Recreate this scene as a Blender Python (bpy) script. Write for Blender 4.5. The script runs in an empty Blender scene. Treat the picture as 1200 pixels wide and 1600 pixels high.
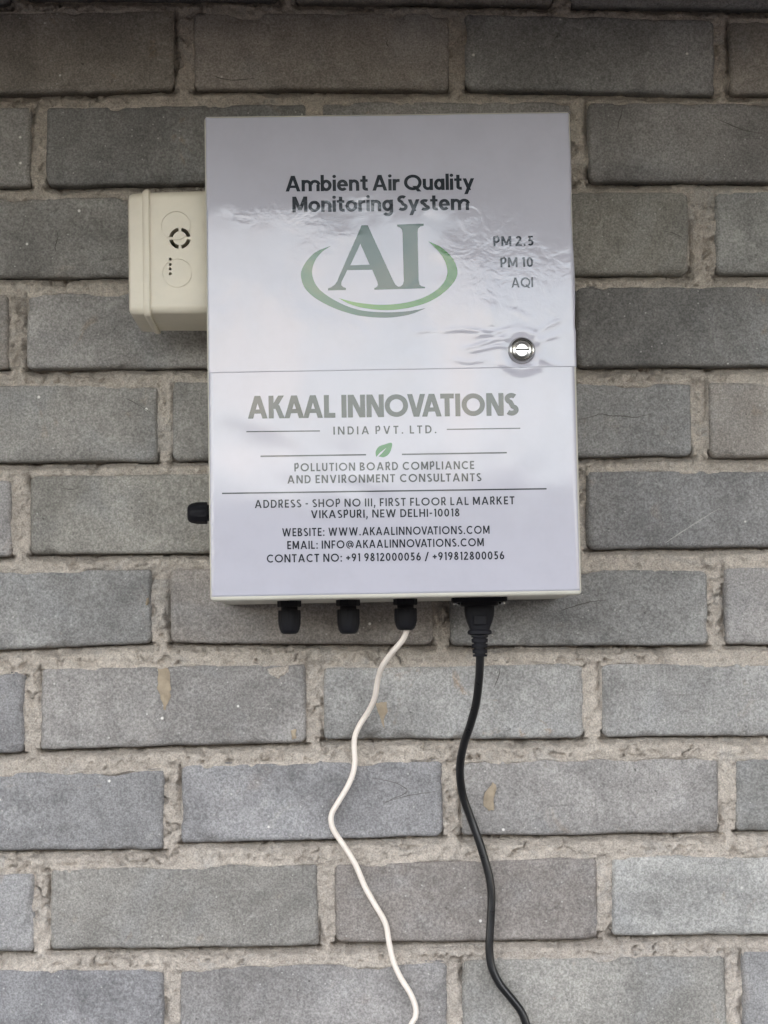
import bpy, bmesh, math, random
import numpy as np
from mathutils import Vector, Matrix
from mathutils.geometry import tessellate_polygon

random.seed(7)
S = bpy.context.scene
COL = S.collection

# ------------------------------------------------------------------ camera
F = 3460.0                       # focal length in photograph pixels (1200 x 1600)
D = 1.97                         # camera to brick face, metres
ZC = 1.45                        # camera height
PITCH = math.atan(250 / F)
YAW = math.atan(60 / F)
ROLL = math.radians(-0.42)
CAM_R = Matrix.Rotation(-YAW, 3, 'Z') @ Matrix.Rotation(math.pi / 2 + PITCH, 3, 'X') @ Matrix.Rotation(ROLL, 3, 'Z')
CAM_P = Vector((0, -D, ZC))
cd = bpy.data.cameras.new('camera')
cd.sensor_fit = 'VERTICAL'
cd.sensor_height = 24.0
cd.sensor_width = 18.0
cd.lens = 24.0 * F / 1600
cd.clip_start = 0.05
cd.clip_end = 2000
cam = bpy.data.objects.new('camera', cd)
COL.objects.link(cam)
cam.matrix_world = Matrix.Translation(CAM_P) @ CAM_R.to_4x4()
S.camera = cam

# ------------------------------------------------------------------ sky, sun, exposure
SUN_EL, SUN_AZ = math.radians(16), math.radians(20)     # low afternoon sun behind the wall
w = bpy.data.worlds.new('World')
S.world = w
w.use_nodes = True
nt = w.node_tree
nt.nodes.clear()
out = nt.nodes.new('ShaderNodeOutputWorld')
bg = nt.nodes.new('ShaderNodeBackground')
sky = nt.nodes.new('ShaderNodeTexSky')
sky.sky_type = 'NISHITA'
sky.sun_disc = False
sky.sun_elevation = SUN_EL
sky.sun_rotation = SUN_AZ
sky.air_density = 1.0
sky.dust_density = 1.0
sky.ozone_density = 1.0
hs = nt.nodes.new('ShaderNodeHueSaturation')
hs.inputs['Saturation'].default_value = 0.46
nt.links.new(sky.outputs[0], hs.inputs['Color'])
tc = nt.nodes.new('ShaderNodeTexCoord')
mp = nt.nodes.new('ShaderNodeMapping')
mp.inputs['Scale'].default_value = (1.0, 1.0, 2.6)
nt.links.new(tc.outputs['Generated'], mp.inputs[0])
cn = nt.nodes.new('ShaderNodeTexNoise')
cn.inputs['Scale'].default_value = 13.0
cn.inputs['Detail'].default_value = 7.0
cn.inputs['Roughness'].default_value = 0.6
nt.links.new(mp.outputs[0], cn.inputs['Vector'])
cr = nt.nodes.new('ShaderNodeValToRGB')
cr.color_ramp.elements[0].position = 0.46
cr.color_ramp.elements[1].position = 0.66
nt.links.new(cn.outputs['Fac'], cr.inputs[0])
cl = nt.nodes.new('ShaderNodeMix')          # thin peach evening cloud over the sky
cl.data_type = 'RGBA'
cl.blend_type = 'MULTIPLY'
cl.inputs['B'].default_value = (1.75, 1.30, 1.06, 1)
nt.links.new(cr.outputs[0], cl.inputs['Factor'])
nt.links.new(hs.outputs[0], cl.inputs['A'])
nt.links.new(cl.outputs['Result'], bg.inputs[0])
bg.inputs[1].default_value = 0.12
nt.links.new(bg.outputs[0], out.inputs[0])

sl = bpy.data.lights.new('sun', 'SUN')
sl.energy = 2.0
sl.angle = math.radians(0.5)
sl.color = (1.0, 0.86, 0.70)
sun = bpy.data.objects.new('sun', sl)
COL.objects.link(sun)
sdir = Vector((math.sin(SUN_AZ) * math.cos(SUN_EL), math.cos(SUN_AZ) * math.cos(SUN_EL), math.sin(SUN_EL)))
sun.rotation_euler = sdir.to_track_quat('Z', 'Y').to_euler()
sun.location = (2, 6, 6)

vs = S.view_settings
vs.view_transform = 'Standard'
vs.look = 'None'
vs.gamma = 1.0
vs.use_curve_mapping = False
vs.exposure = 3.46
S.render.engine = 'CYCLES'
S.cycles.max_bounces = 5
S.cycles.diffuse_bounces = 3

# ------------------------------------------------------------------ helpers
def unproj(px, py, Y=0.0):
    d = CAM_R @ Vector(((px - 600) / F, (800 - py) / F, -1))
    t = (Y - CAM_P.y) / d.y
    return CAM_P + d * t

def tag(o, label=None, cat=None, group=None, kind=None):
    if label: o['label'] = label
    if cat: o['category'] = cat
    if group: o['group'] = group
    if kind: o['kind'] = kind
    return o

def link(name, me, mat=None, parent=None):
    o = bpy.data.objects.new(name, me)
    COL.objects.link(o)
    if mat and me is not None and not me.materials:
        me.materials.append(mat)
    if parent: o.parent = parent
    return o

def empty(name, loc=(0, 0, 0), rot=(0, 0, 0)):
    o = bpy.data.objects.new(name, None)
    COL.objects.link(o)
    o.location = loc
    o.rotation_euler = rot
    o.empty_display_size = 0.05
    return o

def mesh_np(name, V, Q, smooth=True):
    """V (n,3) float, Q (m,4) int quads -> mesh, quickly"""
    me = bpy.data.meshes.new(name)
    n, m, k = len(V), len(Q), Q.shape[1]
    me.vertices.add(n)
    me.vertices.foreach_set('co', np.ascontiguousarray(V, np.float32).ravel())
    me.loops.add(m * k)
    me.loops.foreach_set('vertex_index', np.ascontiguousarray(Q, np.int32).ravel())
    me.polygons.add(m)
    me.polygons.foreach_set('loop_start', np.arange(0, m * k, k, dtype=np.int32))
    me.polygons.foreach_set('loop_total', np.full(m, k, np.int32))
    me.polygons.foreach_set('use_smooth', np.full(m, smooth, bool))
    me.update(calc_edges=True)
    me.validate()
    return me

def mesh_py(name, V, Fs, smooth=False):
    me = bpy.data.meshes.new(name)
    me.from_pydata([tuple(v) for v in V], [], Fs)
    if smooth:
        for p in me.polygons: p.use_smooth = True
    me.update()
    return me

def from_bm(name, bm, smooth=False):
    me = bpy.data.meshes.new(name)
    bmesh.ops.recalc_face_normals(bm, faces=bm.faces[:])
    bm.to_mesh(me)
    bm.free()
    if smooth:
        for p in me.polygons: p.use_smooth = True
        me.set_sharp_from_angle(angle=math.radians(38))
    return me

def box_bm(x0, x1, y0, y1, z0, z1, bev=0.0, seg=3, bm=None):
    own = bm is None
    if own: bm = bmesh.new()
    r = bmesh.ops.create_cube(bm, size=1.0)
    for v in r['verts']:
        v.co = Vector((x0 + (v.co.x + .5) * (x1 - x0), y0 + (v.co.y + .5) * (y1 - y0), z0 + (v.co.z + .5) * (z1 - z0)))
    if bev > 0:
        es = list({e for v in r['verts'] for e in v.link_edges})
        bmesh.ops.bevel(bm, geom=es, offset=bev, segments=seg, profile=0.5, affect='EDGES')
    return bm

def lathe(prof, seg=32, axis='Z', ribs=0, rib_amp=0.0, rib_rows=()):
    """prof [(r, h)], returns V, F around Z (or X) axis"""
    V, Fs = [], []
    for k, (r, h) in enumerate(prof):
        for i in range(seg):
            a = 2 * math.pi * i / seg
            rr = r
            if ribs and k in rib_rows:
                rr = r + rib_amp * (1 if math.sin(a * ribs) > 0 else -1)
            V.append((rr * math.cos(a), rr * math.sin(a), h))
    n = len(prof)
    for k in range(n - 1):
        for i in range(seg):
            j = (i + 1) % seg
            Fs.append((k * seg + i, k * seg + j, (k + 1) * seg + j, (k + 1) * seg + i))
    Fs.append(tuple(range(seg))[::-1])
    Fs.append(tuple((n - 1) * seg + i for i in range(seg)))
    if axis == 'X':
        V = [(v[2], v[0], v[1]) for v in V]
    return V, Fs

def lattice(ix, iz, seed):
    ix = ix.astype(np.int64); iz = iz.astype(np.int64)
    h = (ix * 374761393 + iz * 668265263 + seed * 1442695041) & 0xffffffff
    h = ((h ^ (h >> 13)) * 1274126177) & 0xffffffff
    h = h ^ (h >> 16)
    return (h & 0xffff) / 65535.0 * 2 - 1

def vnoise(x, z, seed=0):
    fx, fz = np.floor(x), np.floor(z)
    u, v = x - fx, z - fz
    u = u * u * u * (u * (u * 6 - 15) + 10)
    v = v * v * v * (v * (v * 6 - 15) + 10)
    a = lattice(fx, fz, seed); b = lattice(fx + 1, fz, seed)
    c = lattice(fx, fz + 1, seed); d = lattice(fx + 1, fz + 1, seed)
    return (a + (b - a) * u) * (1 - v) + (c + (d - c) * u) * v

def fbm(x, z, freq, octs=4, seed=0, gain=0.5):
    t = np.zeros_like(x); a = 1.0; n = 0
    for o in range(octs):
        # rotate every octave so that the lattice does not line up
        c, s = math.cos(0.6 + o), math.sin(0.6 + o)
        t += a * vnoise((x * c - z * s) * freq + 17.3 * o, (x * s + z * c) * freq + 5.1 * o, seed + o)
        n += a; a *= gain; freq *= 2.03
    return t / n

def sstep(a, b, x):
    t = np.clip((x - a) / (b - a), 0, 1)
    return t * t * (3 - 2 * t)

# ------------------------------------------------------------------ materials
class N:
    """small node-building helper"""
    def __init__(s, name):
        s.m = bpy.data.materials.new(name)
        s.m.use_nodes = True
        s.t = s.m.node_tree
        s.b = s.t.nodes['Principled BSDF']
    def new(s, kind, **kw):
        n = s.t.nodes.new('ShaderNode' + kind)
        for k, v in kw.items(): setattr(n, k, v)
        return n
    def link(s, a, b): s.t.links.new(a, b)
    def put(s, sock, v):
        if isinstance(v, bpy.types.NodeSocket): s.link(v, sock)
        else: sock.default_value = v
    def noise(s, vec, scale, detail=3, rough=0.5, dist=0.0):
        n = s.new('TexNoise')
        s.link(vec, n.inputs['Vector'])
        n.inputs['Scale'].default_value = scale
        n.inputs['Detail'].default_value = detail
        n.inputs['Roughness'].default_value = rough
        n.inputs['Distortion'].default_value = dist
        return n.outputs['Fac']
    def ramp(s, fac, a, b, va=0.0, vb=1.0):
        n = s.new('MapRange'); n.interpolation_type = 'SMOOTHSTEP'
        s.link(fac, n.inputs['Value'])
        n.inputs['From Min'].default_value = a; n.inputs['From Max'].default_value = b
        n.inputs['To Min'].default_value = va; n.inputs['To Max'].default_value = vb
        return n.outputs['Result']
    def math(s, op, a, b=0.0):
        n = s.new('Math', operation=op)
        s.put(n.inputs[0], a); s.put(n.inputs[1], b)
        return n.outputs[0]
    def mix(s, fac, a, b, mode='MIX'):
        n = s.new('Mix', data_type='RGBA', blend_type=mode)
        s.put(n.inputs['Factor'], fac); s.put(n.inputs['A'], a); s.put(n.inputs['B'], b)
        return n.outputs['Result']
    def grey(s, v):
        n = s.new('CombineColor')
        for i in range(3): s.link(v, n.inputs[i])
        return n.outputs[0]
    def bump(s, h, dist, strength=1.0, prev=None):
        n = s.new('Bump')
        s.link(h, n.inputs['Height'])
        n.inputs['Distance'].default_value = dist
        n.inputs['Strength'].default_value = strength
        if prev: s.link(prev, n.inputs['Normal'])
        return n.outputs[0]
    def pos(s): return s.new('NewGeometry').outputs['Position']

def mat_brick():
    n = N('grey_brick')
    oi = n.new('ObjectInfo')
    off = n.new('VectorMath', operation='SCALE')
    cmb = n.new('CombineXYZ')
    n.link(oi.outputs['Random'], cmb.inputs[0]); n.link(oi.outputs['Random'], cmb.inputs[2])
    n.link(cmb.outputs[0], off.inputs[0]); off.inputs['Scale'].default_value = 37.0
    add = n.new('VectorMath', operation='ADD')
    n.link(n.pos(), add.inputs[0]); n.link(off.outputs[0], add.inputs[1])
    p = add.outputs[0]
    col = oi.outputs['Color']
    big = n.noise(p, 8, 4, 0.6, 0.9)
    col = n.mix(1.0, col, n.grey(n.ramp(big, 0.28, 0.72, 0.76, 1.22)), 'MULTIPLY')
    mid = n.noise(p, 48, 4, 0.62, 0.4)
    col = n.mix(1.0, col, n.grey(n.ramp(mid, 0.28, 0.72, 0.89, 1.11)), 'MULTIPLY')
    # bluish cement bloom and brown iron stains, patchy
    col = n.mix(n.ramp(n.noise(p, 9.3, 4, 0.6, 0.8), 0.50, 0.75, 0.0, 0.42), col, (0.335, 0.338, 0.342, 1))
    stain = n.math('MULTIPLY', n.ramp(n.noise(p, 21, 5, 0.65, 1.1), 0.60, 0.76), n.ramp(oi.outputs['Random'], 0.1, 0.9, 0.15, 0.8))
    col = n.mix(stain, col, (0.34, 0.24, 0.155, 1))
    # pale dusty veil
    col = n.mix(n.ramp(n.noise(p, 34, 6, 0.7, 1.4), 0.56, 0.80, 0.0, 0.46), col, (0.46, 0.44, 0.41, 1))
    # sand grain
    g1 = n.noise(p, 620, 1, 0.6)
    col = n.mix(1.0, col, n.grey(n.ramp(g1, 0.25, 0.75, 0.77, 1.23)), 'MULTIPLY')
    g2 = n.noise(p, 300, 2, 0.6)
    col = n.mix(1.0, col, n.grey(n.ramp(g2, 0.28, 0.72, 0.86, 1.14)), 'MULTIPLY')
    # dark pits
    pit = n.ramp(n.noise(p, 230, 2, 0.5), 0.71, 0.79)
    col = n.mix(n.math('MULTIPLY', pit, 0.55), col, (0.07, 0.066, 0.062, 1))
    # white lime grains
    vo = n.new('TexVoronoi'); vo.feature = 'F1'; n.link(p, vo.inputs['Vector']); vo.inputs['Scale'].default_value = 62
    sx = n.new('SeparateColor'); n.link(vo.outputs['Color'], sx.inputs[0])
    gr = n.math('MULTIPLY', n.ramp(vo.outputs['Distance'], 0.05, 0.11, 1.0, 0.0), n.ramp(sx.outputs[0], 0.80, 0.81))
    col = n.mix(gr, col, (0.78, 0.76, 0.72, 1))
    vo2 = n.new('TexVoronoi'); n.link(p, vo2.inputs['Vector']); vo2.inputs['Scale'].default_value = 210
    sx2 = n.new('SeparateColor'); n.link(vo2.outputs['Color'], sx2.inputs[0])
    gr2 = n.math('MULTIPLY', n.ramp(vo2.outputs['Distance'], 0.1, 0.22, 1.0, 0.0), n.ramp(sx2.outputs[0], 0.90, 0.91))
    col = n.mix(n.math('MULTIPLY', gr2, 0.6), col, (0.60, 0.58, 0.55, 1))
    # fine hairline scratches
    mpn = n.new('Mapping'); mpn.inputs['Rotation'].default_value = (0, 0.5, 0); mpn.inputs['Scale'].default_value = (5, 5, 120)
    n.link(p, mpn.inputs[0])
    sc = n.math('MULTIPLY', n.ramp(n.noise(mpn.outputs[0], 1.0, 2, 0.5, 0.2), 0.70, 0.72), n.ramp(n.noise(p, 16, 2), 0.58, 0.66))
    col = n.mix(n.math('MULTIPLY', sc, 0.35), col, (0.10, 0.097, 0.09, 1))
    n.link(col, n.b.inputs['Base Color'])
    n.b.inputs['Roughness'].default_value = 0.92
    n.b.inputs['Specular IOR Level'].default_value = 0.25
    hgt = n.math('ADD', n.math('MULTIPLY', g2, 0.9), n.math('MULTIPLY', g1, 0.4))
    hgt = n.math('SUBTRACT', hgt, n.math('MULTIPLY', pit, 0.9))
    b = n.bump(hgt, 0.0010, 0.9)
    n.link(b, n.b.inputs['Normal'])
    return n.m

def mat_mortar():
    n = N('cement_mortar')
    p = n.pos()
    big = n.noise(p, 8, 4, 0.6, 0.5)
    col = n.mix(n.ramp(big, 0.3, 0.7), (0.455, 0.405, 0.352, 1), (0.55, 0.492, 0.428, 1))
    col = n.mix(n.ramp(n.noise(p, 27, 4, 0.6, 0.8), 0.52, 0.75, 0, 0.6), col, (0.42, 0.405, 0.385, 1))
    mid = n.noise(p, 130, 4, 0.65, 0.3)
    col = n.mix(1.0, col, n.grey(n.ramp(mid, 0.25, 0.75, 0.84, 1.16)), 'MULTIPLY')
    fine = n.noise(p, 650, 2, 0.6)
    col = n.mix(1.0, col, n.grey(n.ramp(fine, 0.25, 0.75, 0.76, 1.24)), 'MULTIPLY')
    n.link(col, n.b.inputs['Base Color'])
    n.b.inputs['Roughness'].default_value = 0.95
    n.b.inputs['Specular IOR Level'].default_value = 0.2
    b = n.bump(n.math('ADD', mid, n.math('MULTIPLY', fine, 0.25)), 0.0045, 1.0)
    n.link(b, n.b.inputs['Normal'])
    return n.m

def film_bump(n):
    """waviness of the laminated vinyl, in the place's own coordinates so that print and sheet share it"""
    p = n.pos()
    # the film leans outward where it is stretched towards the lock
    sp = n.new('SeparateXYZ'); n.link(p, sp.inputs[0])
    lean = n.math('MULTIPLY', n.ramp(sp.outputs[0], BULGE[0], BULGE[1]), n.ramp(sp.outputs[2], BULGE[2], BULGE[3], 1.0, 0.0))
    b = n.bump(lean, 0.0021, 1.0)
    b = n.bump(n.noise(p, 9, 2, 0.5, 0.3), 0.0024, 0.42, b)
    # crumpled belt across the upper sheet, strongest towards the lock side and the left edge
    belt = n.math('MULTIPLY', n.ramp(sp.outputs[2], BELT[0], BELT[1]), n.ramp(sp.outputs[2], BELT[2], BELT[3], 1.0, 0.0))
    belt = n.math('ADD', n.math('MULTIPLY', belt, 0.92), 0.08)
    patch = n.ramp(n.noise(p, 15, 2, 0.5, 0.5), 0.42, 0.62, 0.15, 1.0)
    cr = n.math('ADD', n.noise(p, 60, 2, 0.55, 1.2), n.math('MULTIPLY', n.noise(p, 190, 2, 0.5, 0.8), 0.40))
    cr = n.math('MULTIPLY', n.math('MULTIPLY', cr, patch), belt)
    b = n.bump(cr, 0.00040, 0.55, b)
    return b

def mat_film(name, color, rough=0.085, mottled=True):
    n = N(name)
    if mottled:
        d = n.noise(n.pos(), 40, 4, 0.6)
        c = n.mix(n.ramp(d, 0.35, 0.7), color, tuple(x * 0.955 for x in color[:3]) + (1,))
        n.link(c, n.b.inputs['Base Color'])
    else:
        n.b.inputs['Base Color'].default_value = color
    n.b.inputs['Roughness'].default_value = rough
    n.b.inputs['IOR'].default_value = 1.43
    n.link(film_bump(n), n.b.inputs['Normal'])
    return n.m

def mat_plain(name, color, rough=0.5, metal=0.0, spec=0.5, var=0.10, scale=60, bump=0.0003, dirt=None):
    n = N(name)
    p = n.pos()
    v = n.noise(p, scale, 5, 0.6, 0.3)
    c = n.mix(1.0, color, n.grey(n.ramp(v, 0.25, 0.75, 1 - var, 1 + var)), 'MULTIPLY')
    if dirt:
        c = n.mix(n.ramp(n.noise(p, scale * 0.35, 5, 0.65, 1.0), 0.55, 0.8, 0, 0.5), c, dirt)
    n.link(c, n.b.inputs['Base Color'])
    n.link(n.ramp(v, 0.2, 0.8, rough * 0.85, min(1, rough * 1.2)), n.b.inputs['Roughness'])
    n.b.inputs['Metallic'].default_value = metal
    n.b.inputs['Specular IOR Level'].default_value = spec
    if bump:
        n.link(n.bump(n.noise(p, scale * 8, 3, 0.6), bump, 0.5), n.b.inputs['Normal'])
    return n.m

def mat_swoosh(name, ca, cb, x0, x1):
    """printed left-to-right colour blend"""
    n = N(name)
    sp = n.new('SeparateXYZ'); n.link(n.pos(), sp.inputs[0])
    c = n.mix(n.ramp(sp.outputs[0], x0, x1), ca, cb)
    n.link(c, n.b.inputs['Base Color'])
    n.b.inputs['Roughness'].default_value = 0.085
    n.b.inputs['IOR'].default_value = 1.43
    n.link(film_bump(n), n.b.inputs['Normal'])
    return n.m

_a, _b = unproj(655, 520, -0.163), unproj(790, 255, -0.163)
BULGE = (_a.x, _b.x, _a.z, _b.z)
BELT = tuple(unproj(600, y, -0.163).z for y in (600, 470, 330, 285))
M_BRICK = mat_brick()
M_MORTAR = mat_mortar()
M_FILM = mat_film('white_vinyl_film', (0.515, 0.51, 0.58, 1))
M_INK = mat_film('charcoal_ink', (0.030, 0.036, 0.044, 1), mottled=False)
M_INK_GREEN = mat_film('dark_green_ink', (0.035, 0.075, 0.050, 1), mottled=False)
M_LEAF = mat_film('leaf_green_ink', (0.045, 0.20, 0.065, 1), mottled=False)
M_CREAM = mat_plain('cream_painted_steel', (0.66, 0.64, 0.56, 1), 0.42, var=0.06, scale=30, bump=0.0002)
M_PVC = mat_plain('ivory_pvc', (0.73, 0.67, 0.555, 1), 0.40, var=0.06, scale=26, bump=0.00025, dirt=(0.60, 0.53, 0.42, 1))
M_BLACK = mat_plain('black_nylon', (0.010, 0.010, 0.013, 1), 0.55, spec=0.18, var=0.2, bump=0.0002)
M_RUBBER = mat_plain('black_rubber_sheath', (0.011, 0.011, 0.012, 1), 0.30, var=0.2, bump=0.0001)
M_WHITE_WIRE = mat_plain('off_white_sheath', (0.86, 0.78, 0.70, 1), 0.45, var=0.06, bump=0.0001)
M_CHROME = mat_plain('polished_chrome', (0.52, 0.51, 0.49, 1), 0.20, metal=1.0, var=0.10, bump=0)
M_SLOT = mat_plain('dark_keyway', (0.02, 0.018, 0.016, 1), 0.5, bump=0)
M_CONCRETE = mat_plain('roof_concrete', (0.12, 0.108, 0.096, 1), 0.9, spec=0.2, var=0.2, scale=6, bump=0.002)
M_GROUND = mat_plain('paving_ground', (0.065, 0.062, 0.06, 1), 0.95, spec=0.2, var=0.25, scale=1.5, bump=0.002)
M_SKYLINE = mat_plain('skyline_stand_in_plaster', (0.165, 0.15, 0.135, 1), 0.95, spec=0.2, var=0.2, scale=2, bump=0.002)
M_TAN = mat_plain('tan_mortar_splash', (0.37, 0.305, 0.225, 1), 0.95, spec=0.2, var=0.2, scale=120, bump=0.0008)

# ------------------------------------------------------------------ large structure: ground, roof overhang
gm = mesh_py('ground', [(-300, -300, 0), (300, -300, 0), (300, 300, 0), (-300, 300, 0)], [(0, 1, 2, 3)])
tag(link('ground', gm, M_GROUND), kind='structure')
OV_Z = ZC + 0.675
ob = box_bm(-24.5, 24.5, -1.60, 0.24, OV_Z, OV_Z + 0.13, 0.006, 2)
tag(link('roof_overhang', from_bm('roof_overhang', ob), M_CONCRETE), kind='structure')

# unseen storey added to keep the low sun off the yard
tag(link('added_shade_storey', from_bm('added_shade_storey', box_bm(-24.4, 24.4, 0.0, 0.232, OV_Z + .1301, 6.4, 0.004, 2)), M_CONCRETE), kind='structure')
tag(link('skyline_stand_in', from_bm('skyline_stand_in', box_bm(-30, 30, -12.25, -12.0, 0.0, 2.66, 0.02, 2)), M_SKYLINE), kind='structure')  # unseen wall added as stand-in for the dark skyline reflected in the film

# ------------------------------------------------------------------ brick wall
wall = empty('brick_wall', (0, 0, 0))
tag(wall, 'grey cement brick wall with rough recessed mortar joints', 'wall')

TINT = {'n': (.298, .285, .268), 'w': (.315, .287, .256), 'b': (.292, .287, .281), 'd': (.238, .232, .226),
        'l': (.345, .338, .327), 'g': (.315, .300, .276)}
# photograph rows: (x0, x1, top_left, top_right, bottom_left, bottom_right, tint); an x outside 0..1200 runs on out of the frame
ROWS = [
 [(40, 437, -124, -124, -6, -4, 'n'), (462, 863, -122, -122, 0, 6, 'w'), (892, 1290, -118, -116, 7, 12, 'n')],
 [(-128, 272, 20, 14, 147, 138, 'w'), (303, 702, 20, 18, 138, 138, 'w'), (726, 1117, 20, 29, 138, 146, 'b'), (1141, 1530, 27, 27, 145, 147, 'w')],
 [(-350, 48, 164, 166, 292, 289, 'g'), (72, 478, 166, 160, 288, 284, 'd'), (504, 893, 158, 156, 284, 282, 'n'), (920, 1312, 158, 160, 282, 284, 'n')],
 [(-135, 266, 308, 304, 434, 430, 'n'), (292, 672, 303, 300, 430, 428, 'n'), (698, 1077, 300, 298, 428, 427, 'g'), (1119, 1510, 297, 296, 427, 428, 'l')],
 [(-386, 13, 460, 457, 578, 575, 'w'), (42, 450, 455, 451, 575, 573, 'n'), (476, 872, 450, 448, 573, 572, 'n'), (900, 1290, 447, 446, 573, 570, 'd')],
 [(-152, 247, 601, 598, 722, 720, 'g'), (268, 652, 592, 594, 719, 716, 'n'), (678, 1082, 596, 597, 715, 711, 'b'), (1108, 1500, 596, 595, 714, 712, 'w')],
 [(-380, 18, 752, 749, 873, 869, 'n'), (47, 456, 742, 738, 866, 862, 'g'), (482, 888, 738, 735, 861, 858, 'n'), (917, 1310, 734, 733, 857, 853, 'b')],
 [(-170, 237, 894, 887, 1024, 1004, 'l'), (267, 676, 888, 885, 1004, 1007, 'w'), (703, 1106, 889, 889, 1009, 1007, 'b'), (1134, 1530, 884, 882, 1007, 1004, 'n')],
 [(-370, 38, 1052, 1050, 1182, 1176, 'b'), (64, 478, 1043, 1035, 1171, 1160, 'n'), (506, 912, 1042, 1034, 1155, 1154, 'l'), (940, 1335, 1036, 1032, 1152, 1148, 'l')],
 [(-155, 255, 1206, 1202, 1331, 1327, 'b'), (283, 692, 1193, 1187, 1317, 1306, 'b'), (722, 1124, 1187, 1182, 1306, 1302, 'n'), (1151, 1550, 1182, 1180, 1298, 1296, 'b')],
 [(-360, 52, 1366, 1363, 1493, 1488, 'l'), (79, 497, 1355, 1348, 1484, 1478, 'n'), (523, 934, 1348, 1338, 1474, 1468, 'w'), (957, 1360, 1338, 1336, 1462, 1459, 'l')],
 [(-155, 256, 1515, 1513, 1645, 1640, 'b'), (281, 700, 1509, 1502, 1636, 1630, 'n'), (723, 1135, 1499, 1490, 1628, 1620, 'n'), (1161, 1560, 1486, 1484, 1610, 1608, 'l')],
]

class Brick:
    """four corners in the wall plane; xl..xr, bottom and top as lines"""
    def __init__(s, xl, xr, zbl, zbr, ztl, ztr, tint, hero, row):
        s.xl, s.xr, s.zbl, s.zbr, s.ztl, s.ztr, s.tint, s.hero, s.row = xl, xr, zbl, zbr, ztl, ztr, tint, hero, row
    def zb(s, x): return s.zbl + (s.zbr - s.zbl) * (x - s.xl) / (s.xr - s.xl)
    def zt(s, x): return s.ztl + (s.ztr - s.ztl) * (x - s.xl) / (s.xr - s.xl)

bricks = []
XW = 1.32
row_mid = []
for ri, row in enumerate(ROWS):
    rb = []
    for (x0, x1, tl, tr, bl, br, t) in row:
        a, b = unproj(x0, (tl + bl) / 2), unproj(x1, (tr + br) / 2)
        rb.append(Brick(a.x, b.x, unproj(x0, bl).z, unproj(x1, br).z, unproj(x0, tl).z, unproj(x1, tr).z, t, x1 > -20 and x0 < 1220, ri))
    zb = sum(b.zbl + b.zbr for b in rb) / (2 * len(rb)); zt = sum(b.ztl + b.ztr for b in rb) / (2 * len(rb))
    row_mid.append((zb, zt, rb[0].xl))
    x = rb[0].xl
    while x > -XW:
        g = random.uniform(.013, .017); L = random.uniform(.224, .231); j = random.uniform(-.002, .002)
        rb.insert(0, Brick(x - g - L, x - g, zb + j, zb + j, zt + j, zt + j, random.choice('nwbdlg'), False, ri)); x -= g + L
    x = rb[-1].xr
    while x < XW:
        g = random.uniform(.013, .017); L = random.uniform(.224, .231); j = random.uniform(-.002, .002)
        rb.append(Brick(x + g, x + g + L, zb + j, zb + j, zt + j, zt + j, random.choice('nwbdlg'), False, ri)); x += g + L
    bricks += rb
zb0, zt0, xs0 = row_mid[0]
zbl_, ztl_, xsl = row_mid[-1]
extra = []
if zt0 + 0.014 + 0.03 < OV_Z: extra.append((zt0 + .014, min(OV_Z - 0.002, zt0 + .084), xs0 + .12))
for k in range(4): extra.append((zbl_ - .014 - .070 - k * .084, zbl_ - .014 - k * .084, xsl + (.12 if k % 2 == 0 else 0)))
for (zb, zt, xs) in extra:
    x = xs
    while x > -XW: x -= .243
    while x < XW:
        L = random.uniform(.224, .231)
        bricks.append(Brick(x, x + L, zb, zb, zt, zt, random.choice('nwbdlg'), False, -1)); x += .243

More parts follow.
